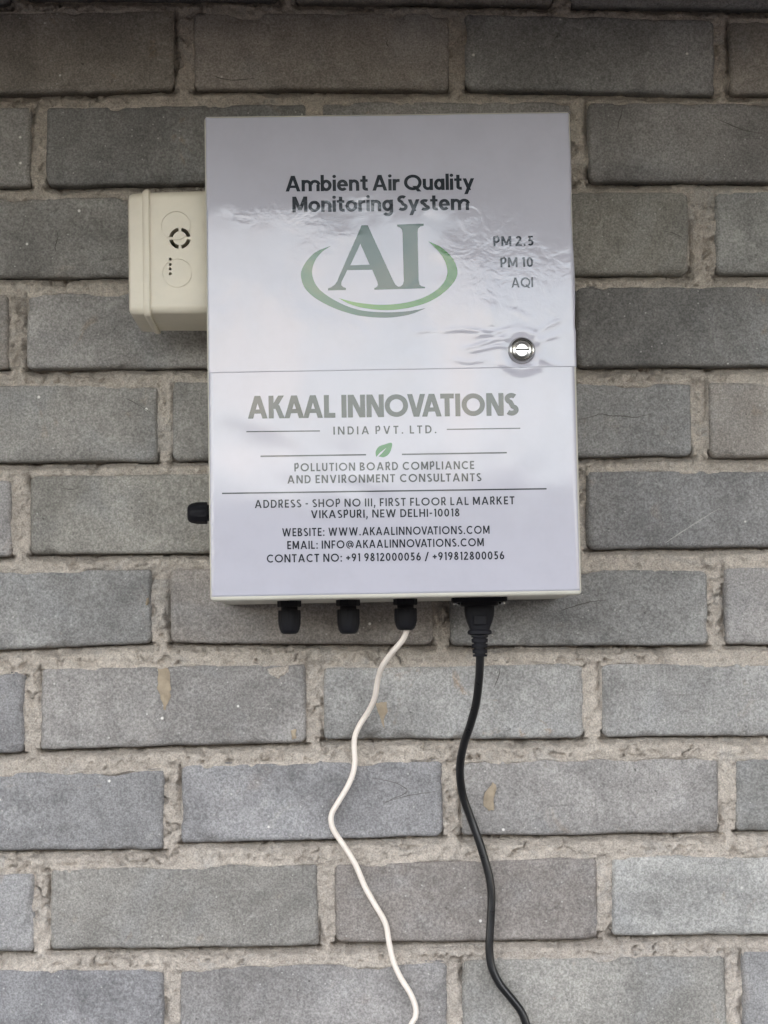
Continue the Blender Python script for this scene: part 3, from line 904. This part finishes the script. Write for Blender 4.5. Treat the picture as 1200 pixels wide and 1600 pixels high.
    if c == 'a': return ell(.29, X / 2, .29 - h, X / 2 - h, w, 28) + V(.58 - w * .9, 0, X), .60
    if c == 'b': return ell(.31, X / 2, .31 - h, X / 2 - h, w, 28) + V(0, 0, 1.04), .62
    if c == 'g': return ell(.30, X / 2, .30 - h, X / 2 - h, w, 28) + V(.61 - w, 0.0, X) + ribbon([(.61 - h, .02)] + arc(.31, -.02, .30 - h, .24 - h * .4, 0, -150, 14), w), .61
    if c == 'e': return ribbon(arc(.31, X / 2, .31 - h, X / 2 - h, 0, 318, 26), w) + rect(w * .6, X / 2 - h * .75, .62, X / 2 + h * .75), .62
    if c == 'o': return ell(.33, X / 2, .33 - h, X / 2 - h, w, 28), .66
    if c == 'i': return V(0, 0, X) + ell(h, .93, h * .55, h * .55, h * 1.1, 14), w
    if c == 'l': return V(0, 0, 1.04), w
    if c == 't': return V(.12, .16, .96) + rect(0, X - w * .85, .42, X) + ribbon([(.12 + h, .22)] + arc(.12 + h + .16, .18, .16, .18 - h, 180, 290, 8), w), .43
    if c == 'r': return V(0, 0, X) + ribbon(arc(.30, .40, .30 - h, X - .40 - h, 175, 88, 8) + [(.40, X - h)], w), .40
    if c in 'nm':
        g = V(0, 0, X) + V(.58 - w, 0, .42) + ribbon(arc(.29, .42, .29 - h, X - .42 - h, 180, 0, 12), w)
        if c == 'n': return g, .58
        return g + V(1.02 - w, 0, .42) + ribbon(arc(.80 - h * .5, .42, .22, X - .42 - h, 180, 0, 12), w), 1.02
    if c == 'u': return V(0, .31, X) + V(.58 - w, 0, X) + ribbon(arc(.29, .31, .29 - h, .31 - h, 180, 360, 12), w), .58
    if c == 's':
        t = arc(.25, X * .745, .21 - h * .4, X * .255 - h * .9, 35, 270, 12); b = arc(.25, X * .255, .23 - h * .4, X * .255 - h * .9, 90, -145, 12)
        return ribbon(t[:-1] + [(.25, X * .5)] + b[1:], w), .49
    if c == 'y': return diag(.36, -.02, w * .5, X, w) + diag(.17, -.28, .64 - w * .5, X, w), .64
    return [], .3

def polys_to_mesh(name, polys, mapf, mat, parent, lift=.00045):
    V, Fs = [], []
    for k, (pg, lv) in enumerate(polys):
        i0 = len(V)
        for (x, y) in pg:
            p = mapf(x, y)
            V.append((p[0], YF - lift - lv * .00002, p[1]))
        Fs.append(tuple(range(i0, i0 + len(pg))))
    bm = bmesh.new()
    bv = [bm.verts.new(v) for v in V]
    for f in Fs:
        try: bm.faces.new([bv[i] for i in f])
        except ValueError: pass
    # face the viewer
    for f in bm.faces:
        f.normal_update()
        if f.normal.y > 0: f.normal_flip()
    me = bpy.data.meshes.new(name)
    bm.to_mesh(me); bm.free()
    return link(name, me, mat, parent)

def text(name, s, x0, x1, yb0, yb1, cap, wt, sheet_obj, mat=M_INK, track=.16, space=.42, kern=None):
    """line of print whose ink runs from pixel x0 to x1 on a baseline yb0..yb1, capitals cap pixels high"""
    polys = []; pen = 0.0; prev = None
    for ch in s:
        if ch == ' ':
            pen += space; prev = None; continue
        g, adv = glyph(ch, wt)
        if prev:
            pen += track + (kern or {}).get(prev + ch, 0)
        for k, pg in enumerate(g): polys.append(([(x + pen, y) for x, y in pg], k % 7))
        pen += adv; prev = ch
    a, b = loc(x0, yb0), loc(x1, yb1)
    top = loc(x0, yb0 - cap)
    ux, uz = (b.x - a.x) / pen, (b.z - a.z) / pen
    ch_ = (top - a).length
    mapf = lambda x, y: (a.x + ux * x, a.z + uz * x + y * ch_)
    return polys_to_mesh(name, polys, mapf, mat, sheet_obj)

KN = {'Ai': -.02, 'AV': -.22, 'VA': -.22, 'AT': -.18, 'TI': 0, 'KA': -.12, 'AA': -.06, 'OV': -.10, 'LT': -.1, 'PU': 0, 'AK': -.02}
text('title_lettering', 'Ambient Air Quality', 446, 741, 299.5, 296.5, 24.5, .188, upper, track=.055, space=.24)
text('title_lettering', 'Monitoring System', 457, 733, 332, 328.3, 24.5, .188, upper, track=.055, space=.24)
text('reading_lettering', 'PM 2.5', 771, 834, 385, 384, 15.5, .17, upper, track=.13, space=.36)
text('reading_lettering', 'PM 10', 782, 833, 418, 417.3, 15.5, .17, upper, track=.13, space=.36)
text('reading_lettering', 'AQI', 799, 833, 449.5, 448.7, 15.5, .17, upper, track=.10)
KB = {'AA': -.12, 'KA': -.10, 'AK': -.02, 'AL': -.02, 'OV': -.10, 'VA': -.22, 'AT': -.12, 'NO': -.02, 'TI': -.0}
M_INK2 = mat_film('slate_green_ink', (0.040, 0.052, 0.050, 1), mottled=False)
text('company_lettering', 'AKAAL INNOVATIONS', 387, 809, 654.3, 649.3, 35.5, .212, lower, mat=M_INK2, track=.06, space=.27, kern=KB)
text('company_lettering', 'INDIA PVT. LTD.', 521, 682, 679.3, 677, 12.6, .165, lower, track=.34, space=.72)
text('tagline_lettering', 'POLLUTION BOARD COMPLIANCE', 460, 741, 736.8, 733, 12.8, .172, lower, track=.20, space=.55, kern=KN)
text('tagline_lettering', 'AND ENVIRONMENT CONSULTANTS', 449, 752, 755.6, 752, 12.8, .172, lower, track=.20, space=.55, kern=KN)
text('address_lettering', 'ADDRESS - SHOP NO III, FIRST FLOOR LAL MARKET', 398, 804, 794, 788, 12.6, .165, lower, track=.19, space=.52, kern=KN)
text('address_lettering', 'VIKASPURI, NEW DELHI-10018', 486, 718, 810, 807, 12.6, .165, lower, track=.17, space=.50, kern=KN)
text('contact_lettering', 'WEBSITE: WWW.AKAALINNOVATIONS.COM', 441, 765, 838.3, 834, 12.8, .165, lower, track=.18, space=.50, kern=KN)
text('contact_lettering', 'EMAIL: INFO@AKAALINNOVATIONS.COM', 449, 756, 858.3, 853.5, 12.8, .165, lower, track=.18, space=.50, kern=KN)
text('contact_lettering', 'CONTACT NO: +91 9812000056 / +919812800056', 417, 788, 879.3, 874, 12.8, .165, lower, track=.17, space=.50, kern=KN)

def px_mesh(name, loops, mat, parent, lift=.00045):
    """filled print outline in photograph pixels; later loops are holes"""
    L3 = [[Vector((loc(x, y).x, loc(x, y).z, 0)) for x, y in lp] for lp in loops]
    flat = [p for lp in L3 for p in lp]
    tris = tessellate_polygon(L3)
    bm = bmesh.new()
    bv = [bm.verts.new((p.x, YF - lift, p.y)) for p in flat]
    for t in tris:
        try: bm.faces.new([bv[i] for i in t])
        except ValueError: pass
    for f in bm.faces:
        f.normal_update()
        if f.normal.y > 0: f.normal_flip()
    me = bpy.data.meshes.new(name); bm.to_mesh(me); bm.free()
    return link(name, me, mat, parent)

def rule(x0, y0, x1, y1, th, name='rule_line'):
    h_ = th / 2
    px_mesh(name, [[(x0, y0 - h_), (x1, y1 - h_), (x1, y1 + h_), (x0, y0 + h_)]], M_INK, lower)
rule(385, 674.6, 500, 673.4, 1.7); rule(698, 671, 813, 669.2, 1.7)
rule(407, 713, 572, 710.6, 2.2); rule(628, 710, 792, 707.4, 2.2)
rule(347, 771, 854, 763.8, 2.2)

def catmull(P, n=8):
    R = []
    for i in range(len(P) - 1):
        p0, p1, p2, p3 = P[max(0, i - 1)], P[i], P[i + 1], P[min(len(P) - 1, i + 2)]
        for k in range(n):
            t = k / n
            R.append(tuple(.5 * (2 * p1[j] + (-p0[j] + p2[j]) * t + (2 * p0[j] - 5 * p1[j] + 4 * p2[j] - p3[j]) * t * t + (-p0[j] + 3 * p1[j] - 3 * p2[j] + p3[j]) * t ** 3) for j in range(len(p1))))
    R.append(tuple(P[-1]))
    return R

# monogram: serif A joined to a serif I
AI = [(565, 352), (574.5, 352), (614, 438), (617.5, 444.5), (622, 448), (626, 447.6), (629.5, 444.5), (631, 439), (629, 364), (628, 359), (625, 355.5), (620.8, 354), (620.5, 351),
      (662, 349.6), (662, 352.8), (656.5, 354.2), (653.4, 357.5), (652.5, 363), (654, 438), (655.5, 444.5), (658.5, 447.2), (664, 448.4), (664, 450.6),
      (585, 452.8), (584.6, 450.6), (589, 448.3), (590.5, 445), (589.5, 440), (581.5, 421.4), (542.5, 422.2), (533.5, 441), (533.2, 445.5), (536, 448.4), (540.6, 450), (540.6, 453.3), (512.5, 453.8), (512.5, 451), (518, 448.5), (523, 445), (526.5, 440)]
px_mesh('monogram', [AI, [(563, 381), (577.6, 413.8), (547.5, 414.6)]], M_INK_GREEN, upper)
so = catmull([(518, 384), (492, 395), (474, 416), (470.5, 434), (481, 456), (512, 477), (555, 492), (600, 496.4), (638, 492), (665.5, 481.5)])
si = catmull([(665.5, 481.5), (636, 486.5), (600, 488), (562, 484.5), (528, 472), (499, 452), (488, 430), (491, 410), (503, 394), (518, 384)])
xa, xb = unproj(470, 430, YF).x, unproj(715, 430, YF).x
M_SW1 = mat_swoosh('swoosh_dark_green_ink', (0.070, 0.170, 0.085, 1), (0.05, 0.075, 0.065, 1), xa + .005, xb - .02)
M_SW2 = mat_swoosh('swoosh_green_ink', (0.165, 0.33, 0.065, 1), (0.045, 0.185, 0.035, 1), xa + .02, xb)
px_mesh('swoosh', [so + si[1:-1]], M_SW1, upper)
go = catmull([(669, 377), (690, 387), (708, 405), (714.8, 427), (705, 446), (681, 466), (650, 478.5), (610, 484.6), (572, 482), (546, 475), (529, 465.8)])
gi = catmull([(529, 465.8), (556, 472.5), (595, 476.4), (634, 473), (665, 463.5), (688, 448), (698.4, 430), (696.5, 412), (686, 394), (669, 377)])
px_mesh('swoosh', [go + gi[1:-1]], M_SW2, upper, .00048)
lf = catmull([(588, 715), (587, 706), (592, 698), (601, 694.5), (612, 692), (611, 703), (606, 711), (599, 714.5), (592.5, 713.5), (588, 715)], 5)
px_mesh('leaf', [lf[:-1]], M_LEAF, lower)
px_mesh('leaf_vein', [[(588.6, 716), (587.6, 714.6), (594, 707), (604, 699.5), (597, 708)]], M_FILM, lower, .00050)

# --- lock
lk = link('lock', None, None, mon) if False else None
V, Fs = lathe([(.0128, .0), (.0128, .0012), (.0122, .0022), (.0118, .0052), (.0110, .0066), (.0098, .0070), (.0093, .0064), (.0091, .0036), (.00890, .0034), (.0087, .0046), (.0083, .0050), (.0060, .0045), (.0057, .0040), (.0054, .0045)], 40)
V = [(x, -h, z) for (x, z, h) in V]
bm = bmesh.new(); bv = [bm.verts.new(v) for v in V]
for f in Fs: bm.faces.new([bv[i] for i in f])
lme = from_bm('lock', bm, True); lme.set_sharp_from_angle(angle=math.radians(20))
lock = link('lock', lme, M_CHROME, mon)
lock.location = (lock_c.x, YF, lock_c.z)
lock.scale = (.88, .95, .88)
kb = box_bm(-.0056, .0066, -.0054, -.0030, -.0002, .0012, .0002, 1)
link('keyhole', from_bm('keyhole', kb), M_SLOT, lock)
kb = box_bm(.0004, .0050, -.0050, -.0030, -.0024, -.0017, .0002, 1)
link('keyway_ridge', from_bm('keyway_ridge', kb), M_SLOT, lock)
nb = lathe([(.0150, 0), (.0150, .0008), (.0128, .0010)], 8)
bm = bmesh.new(); bv = [bm.verts.new((x, -h, z)) for (x, z, h) in nb[0]]
for f in nb[1]: bm.faces.new([bv[i] for i in f])
link('washer', from_bm('washer', bm), M_BLACK, lock)
lock.children[-1].scale = (.86, 1, .86)

# --- cable glands
def gland(parent_name, at, direction, length, rad):
    """flanged nut, short thread, ribbed dome cap; axis points along direction from at"""
    g = link('cable_gland', None) if False else None
    s = rad / .0095
    flange = lathe([(.0098 * s, 0), (.0098 * s, .0048), (.0092 * s, .0054)], 8)
    neck = lathe([(.0068 * s, .005), (.0068 * s, .0090)], 24)
    L_ = length
    cap = lathe([(.0066 * s, .0080), (.0089 * s, .0082), (.0092 * s, .0092), (.0091 * s, L_ * .56), (.0090 * s, L_ * .70), (.0082 * s, L_ * .86), (.0070 * s, L_ * .955), (.0052 * s, L_), (.0034 * s, L_), (.0030 * s, L_ - .003)], 48,
                ribs=12, rib_amp=.00022, rib_rows=(1, 2, 3, 4))
    ax = Vector(direction)
    rotm = ax.to_track_quat('Z', 'X').to_matrix()
    obs = []
    for nm, (V, Fs), sm in (('cable_gland', flange, False), ('gland_neck', neck, True), ('gland_cap', cap, True)):
        bm = bmesh.new(); bv = [bm.verts.new(rotm @ Vector(v)) for v in V]
        for f in Fs: bm.faces.new([bv[i] for i in f])
        obs.append(link(nm, from_bm(nm, bm, sm), M_BLACK))
    obs[0].parent = mon; obs[0].location = at
    obs[1].parent = obs[0]; obs[2].parent = obs[0]
    return obs[0]

YG = -0.086
g_pos = []
for xc_, tip in ((452, 990.5), (544, 990.5), (633.5, 984.5)):
    p = loc(xc_, 950, YG); t = loc(xc_, tip, YG)
    Lg = .0016 - t.z
    gland('cable_gland', (p.x, YG, .0016), (0, 0, -1), Lg, .0099)
    g_pos.append((p.x, t.z))
p = loc(300, 802, YG); t = loc(293, 802, YG)
gland('cable_gland', (-HWX + .0021, YG, p.z), (-1, 0, 0), (-HWX + .002) - t.x, .0097)

# --- appliance inlet under the cabinet
def superloft(secs, n=36, e=4.0):
    """secs [(z, half_x, half_y)] lofted with rounded-rectangle sections"""
    V, Fs = [], []
    for z, hx, hy in secs:
        for i in range(n):
            a = 2 * math.pi * i / n
            c, s_ = math.cos(a), math.sin(a)
            V.append((math.copysign(abs(c) ** (2 / e), c) * hx, math.copysign(abs(s_) ** (2 / e), s_) * hy, z))
    for k in range(len(secs) - 1):
        for i in range(n):
            j = (i + 1) % n
            Fs.append((k * n + i, k * n + j, (k + 1) * n + j, (k + 1) * n + i))
    Fs.append(tuple(range(n))[::-1]); Fs.append(tuple((len(secs) - 1) * n + i for i in range(n)))
    bm = bmesh.new(); bv = [bm.verts.new(v) for v in V]
    for f in Fs: bm.faces.new([bv[i] for i in f])
    return bm

pc = loc(749, 950, YG)
inlet = link('power_inlet', from_bm('power_inlet', superloft([(.0014, .0235, .0135), (-.0016, .0235, .0135), (-.0026, .0228, .0128)], 36, 8), True), M_BLACK, mon)
inlet.location = (pc.x, YG, 0)
ic = link('inlet_collar', from_bm('inlet_collar', superloft([(-.002, .0158, .0112), (-.0052, .0158, .0112), (-.0058, .0150, .0106)], 36, 6), True), M_BLACK, inlet)
for sx_ in (-1, 1):
    V, Fs = lathe([(.0026, -.0046), (.0030, -.0036), (.0030, -.002)], 12)
    o = link('screw', mesh_py('screw', [(x + sx_ * .0195, y, z) for x, y, z in V], Fs, True), M_CHROME, inlet)

# ------------------------------------------------------------------ power cord (plug, strain relief, cable)
def sweep(path, rad, seg=14):
    P = [Vector(p) for p in path]
    V, Fs = [], []
    up = Vector((0, 1, 0))
    for i, p in enumerate(P):
        t = (P[min(i + 1, len(P) - 1)] - P[max(i - 1, 0)]).normalized()
        u = up - t * up.dot(t)
        if u.length < 1e-4: u = Vector((1, 0, 0)) - t * t.x
        u.normalize(); v_ = t.cross(u); up = u
        r = rad[i] if isinstance(rad, list) else rad
        for k in range(seg):
            a = 2 * math.pi * k / seg
            V.append(p + (u * math.cos(a) + v_ * math.sin(a)) * r)
    for i in range(len(P) - 1):
        for k in range(seg):
            j = (k + 1) % seg
            Fs.append((i * seg + k, i * seg + j, (i + 1) * seg + j, (i + 1) * seg + k))
    Fs.append(tuple(range(seg))); Fs.append(tuple((len(P) - 1) * seg + k for k in range(seg))[::-1])
    bm = bmesh.new(); bv = [bm.verts.new(v) for v in V]
    for f in Fs: bm.faces.new([bv[i] for i in f])
    return from_bm('cable', bm, True)

wp = mon.matrix_basis @ Vector((pc.x, YG, 0))
cord = empty('power_cord', (wp.x, YG, wp.z), (0, -BROLL * .3, 0))
tag(cord, 'black power cord plugged in under the cabinet, hanging down the wall', 'power cord')
def zpx(py): return unproj(749, py, YG).z - wp.z
z0 = -.0055
plug = link('plug', from_bm('plug', superloft([(z0, .0126, .0092), (zpx(954), .0128, .0094), (zpx(962), .0124, .0090), (zpx(972), .0108, .0082), (zpx(979), .0093, .0076), (zpx(984), .0084, .0072)], 36, 4), True), M_BLACK, cord)
link('grip_panel', from_bm('grip_panel', box_bm(-.0055, .0055, -.0093, -.0080, zpx(977), zpx(962), .0008, 2)), M_BLACK, plug)
link('collar_ring', from_bm('collar_ring', superloft([(zpx(983), .0082, .0070), (zpx(985.5), .0100, .0086), (zpx(988), .0104, .0090), (zpx(991), .0100, .0086), (zpx(992.6), .0072, .0066)], 32, 3), True), M_BLACK, cord)
secs = []
zz = [993, 1026]
for k in range(13):
    f = k / 12; py = zz[0] + (zz[1] - zz[0]) * f
    r = .0073 - .0013 * f
    secs += [(zpx(py), r, r * .92)]
    if k % 3 == 1 and k < 12:
        secs += [(zpx(py + .4), r - .0016, r * .76), (zpx(py + 1.8), r - .0016, r * .76), (zpx(py + 2.2), r, r * .92)]
link('strain_relief', from_bm('strain_relief', superloft(secs, 28, 2.4), True), M_BLACK, cord)

def cable_path(pxs, y0, y1, n_y, tail):
    pts = []
    for i, (x, y) in enumerate(pxs):
        f = min(1, i / n_y); f = f * f * (3 - 2 * f)
        pts.append(tuple(unproj(x, y, y0 + (y1 - y0) * f)))
    last = pts[-1]
    for dx, dy, z in tail:
        pts.append((last[0] + dx, last[1] + dy, z))
    return catmull(pts, 6)

bp = cable_path([(750, 1018), (750, 1030), (748.5, 1060), (744, 1098), (735, 1132), (725, 1162), (719.5, 1190), (719, 1216), (724, 1246), (735, 1277), (747, 1310), (758, 1345), (765.5, 1375), (768, 1402), (766.5, 1440), (764.5, 1480), (768, 1510), (780, 1536), (799, 1560), (814, 1580), (822, 1600), (825, 1620)],
                YG, -0.012, 9, [(.004, -.002, 1.05), (-.02, -.006, .9), (-.03, -.01, .5), (-.02, -.03, .08), (.0, -.09, .0045), (.12, -.16, .0045), (.4, -.18, .0045)])
cb = link('cable', sweep(bp, .0036), M_RUBBER)
cb.parent = cord
bpy.context.view_layer.update()
cb.matrix_parent_inverse = cord.matrix_world.inverted()

wpth = cable_path([(633, 976), (635.5, 984), (629, 1000), (613, 1019), (598, 1040), (591, 1060), (585.5, 1090), (576, 1111), (562, 1133), (554.5, 1151), (553.5, 1170), (554.5, 1190), (551, 1210), (543, 1229), (530, 1251), (519, 1270), (517.5, 1285), (523, 1300), (540, 1325), (556, 1352), (570, 1385), (585, 1412), (602, 1442), (607.5, 1470), (614, 1500), (625, 1526), (641, 1552), (649.5, 1575), (648, 1592), (640, 1606)],
                  YG, -0.008, 9, [(-.03, -.002, 1.08), (-.05, -.006, .95), (-.04, -.01, .5), (-.05, -.03, .08), (-.1, -.09, .0035), (-.2, -.14, .0035), (-.5, -.15, .0035)])
wc = link('signal_cable', sweep(wpth, .0025), M_WHITE_WIRE)
tag(wc, 'thin off-white wavy cable hanging from a black gland under the cabinet', 'cable')

# ------------------------------------------------------------------ junction box on the cabinet's left side
JY0, JY1 = -0.140, -0.036
def wx(px, py): return unproj(px, py, JY0)
jx_r = (mon.matrix_basis @ Vector((-HWX + .002, 0, BH * .72))).x
jt, jb = wx(270, 297).z, wx(270, 490).z
jx_l = wx(234, 395).x
JH = jt - jb
jc = Vector((jx_l, (JY0 + JY1) / 2, jb))
jun = empty('junction_box', jc, (0, -BROLL, 0))
tag(jun, 'ivory plastic junction box with round vent slots fixed beside the white cabinet', 'junction box')

def rounded_yz(y0, y1, z0, z1, r, n=6):
    P = []
    for cy, cz, a0 in ((y1 - r, z1 - r, 0), (y0 + r, z1 - r, 90), (y0 + r, z0 + r, 180), (y1 - r, z0 + r, 270)):
        for k in range(n + 1):
            a = math.radians(a0 + 90 * k / n)
            P.append((cy + r * math.cos(a), cz + r * math.sin(a)))
    return P
def prism_x(P, xs, insets):
    """extrude a y-z outline along x with an inset at each station"""
    bm = bmesh.new()
    cy = sum(p[0] for p in P) / len(P); cz = sum(p[1] for p in P) / len(P)
    hy = max(p[0] for p in P) - cy; hz = max(p[1] for p in P) - cz
    rings = []
    for x, ins in zip(xs, insets):
        rings.append([bm.verts.new((x, cy + (p[0] - cy) * (1 - ins / hy), cz + (p[1] - cz) * (1 - ins / hz))) for p in P])
    n = len(P)
    for a, b in zip(rings[:-1], rings[1:]):
        for i in range(n):
            j = (i + 1) % n
            bm.faces.new((a[i], a[j], b[j], b[i]))
    bm.faces.new(rings[0][::-1]); bm.faces.new(rings[-1])
    return bm

hd = (JY1 - JY0) / 2
jw = jx_r - jx_l
Pb = rounded_yz(-hd, hd, 0, JH, .0065)
jbody = link('box_body', from_bm('box_body', prism_x(Pb, [-.001, jw - .0022, jw - .0008, jw + .0006], [.0008, 0, .0004, .0016]), True), M_PVC, jun)

def jl(px, py):
    p = Matrix.Rotation(BROLL, 3, 'Y') @ (wx(px, py) - jc)
    return p
def cutter(name, bm):
    me = bpy.data.meshes.new(name); bmesh.ops.recalc_face_normals(bm, faces=bm.faces[:]); bm.to_mesh(me); bm.free(); me.materials.append(M_PVC)
    return me
def cyl_y(bm, cx, cz, r, y0, y1, n=36):
    a = [bm.verts.new((cx + r * math.cos(2 * math.pi * i / n), y0, cz + r * math.sin(2 * math.pi * i / n))) for i in range(n)]
    b = [bm.verts.new((cx + r * math.cos(2 * math.pi * i / n), y1, cz + r * math.sin(2 * math.pi * i / n))) for i in range(n)]
    for i in range(n):
        j = (i + 1) % n; bm.faces.new((a[i], a[j], b[j], b[i]))
    bm.faces.new(a[::-1]); bm.faces.new(b)
def sector_y(bm, cx, cz, r0, r1, a0, a1, y0, y1, n=10):
    rows = []
    for y in (y0, y1):
        rows.append(([bm.verts.new((cx + r0 * math.cos(math.radians(a0 + (a1 - a0) * i / n)), y, cz + r0 * math.sin(math.radians(a0 + (a1 - a0) * i / n)))) for i in range(n + 1)],
                     [bm.verts.new((cx + r1 * math.cos(math.radians(a0 + (a1 - a0) * i / n)), y, cz + r1 * math.sin(math.radians(a0 + (a1 - a0) * i / n)))) for i in range(n + 1)]))
    (i0, o0), (i1, o1) = rows
    for k in range(n):
        bm.faces.new((i0[k], i0[k + 1], o0[k + 1], o0[k])); bm.faces.new((i1[k], o1[k], o1[k + 1], i1[k + 1]))
        bm.faces.new((o0[k], o0[k + 1], o1[k + 1], o1[k])); bm.faces.new((i0[k], i1[k], i1[k + 1], i0[k + 1]))
    bm.faces.new((i0[0], o0[0], o1[0], i1[0])); bm.faces.new((i0[-1], i1[-1], o1[-1], o0[-1]))
SC = .000529
cuts = []
def cut(fn):
    bm = bmesh.new(); fn(bm); cuts.append(bpy.data.objects.new('cutter', cutter('cutter', bm)))
k1, k2, k3, fan = jl(275, 353), jl(277, 427), jl(238, 392), jl(281, 372)
cut(lambda bm: cyl_y(bm, k3.x, k3.z, 20 * SC, -hd - .01, -hd + .0003))
for kk in (k1, k2):
    cut(lambda bm: cyl_y(bm, kk.x, kk.z, 23 * SC, -hd - .01, -hd + .0006))
    for a in (0, 120, 240):
        cut(lambda bm: sector_y(bm, kk.x, kk.z, 22.0 * SC, 23.4 * SC, a - .5, a + 120, -hd - .01, -hd + .0016, 14))
for a in (0, 90, 180, 270):
    cut(lambda bm: sector_y(bm, fan.x, fan.z, 11.0 * SC, 17.0 * SC, a + 9, a + 81, -hd - .01, -hd + .05))
for py in (404.5, 413, 420, 427.5):
    hp = jl(265.8, py)
    cut(lambda bm: cyl_y(bm, hp.x, hp.z, 2.4 * SC, -hd - .01, -hd + .03, 12))
for c in cuts:
    COL.objects.link(c); c.parent = jun
    md = jbody.modifiers.new('cut', 'BOOLEAN'); md.operation = 'DIFFERENCE'; md.solver = 'EXACT'; md.object = c
bpy.context.view_layer.update()
dg = bpy.context.evaluated_depsgraph_get()
cutme = bpy.data.meshes.new_from_object(jbody.evaluated_get(dg))
jbody.modifiers.clear()
jbody.data = cutme; cutme.name = 'box_body'
for p in cutme.polygons: p.use_smooth = True
cutme.set_sharp_from_angle(angle=math.radians(30))
for c in cuts: bpy.data.objects.remove(c, do_unlink=True)

lx1, lx2, lx3 = wx(234.5, 395).x - jx_l, wx(222.5, 395).x - jx_l, wx(201, 395).x - jx_l
Pl = rounded_yz(-hd - .0022, hd + .0022, -.0022, JH + .0022, .0078)
lid = link('lid', from_bm('lid', prism_x(rounded_yz(-hd - .0004, hd + .0004, -.0004, JH - .0012, .0068), [lx2 + .001, lx3 + .0034, lx3 + .0012, lx3], [0, .0006, .0016, .0040]), True), M_PVC, jun)
link('rim', from_bm('rim', prism_x(Pl, [lx1 + .0004, lx1 - .0005, lx2 + .0034, lx2 + .0012, lx2], [.0006, 0, .0002, .0012, .0030]), True), M_PVC, lid)
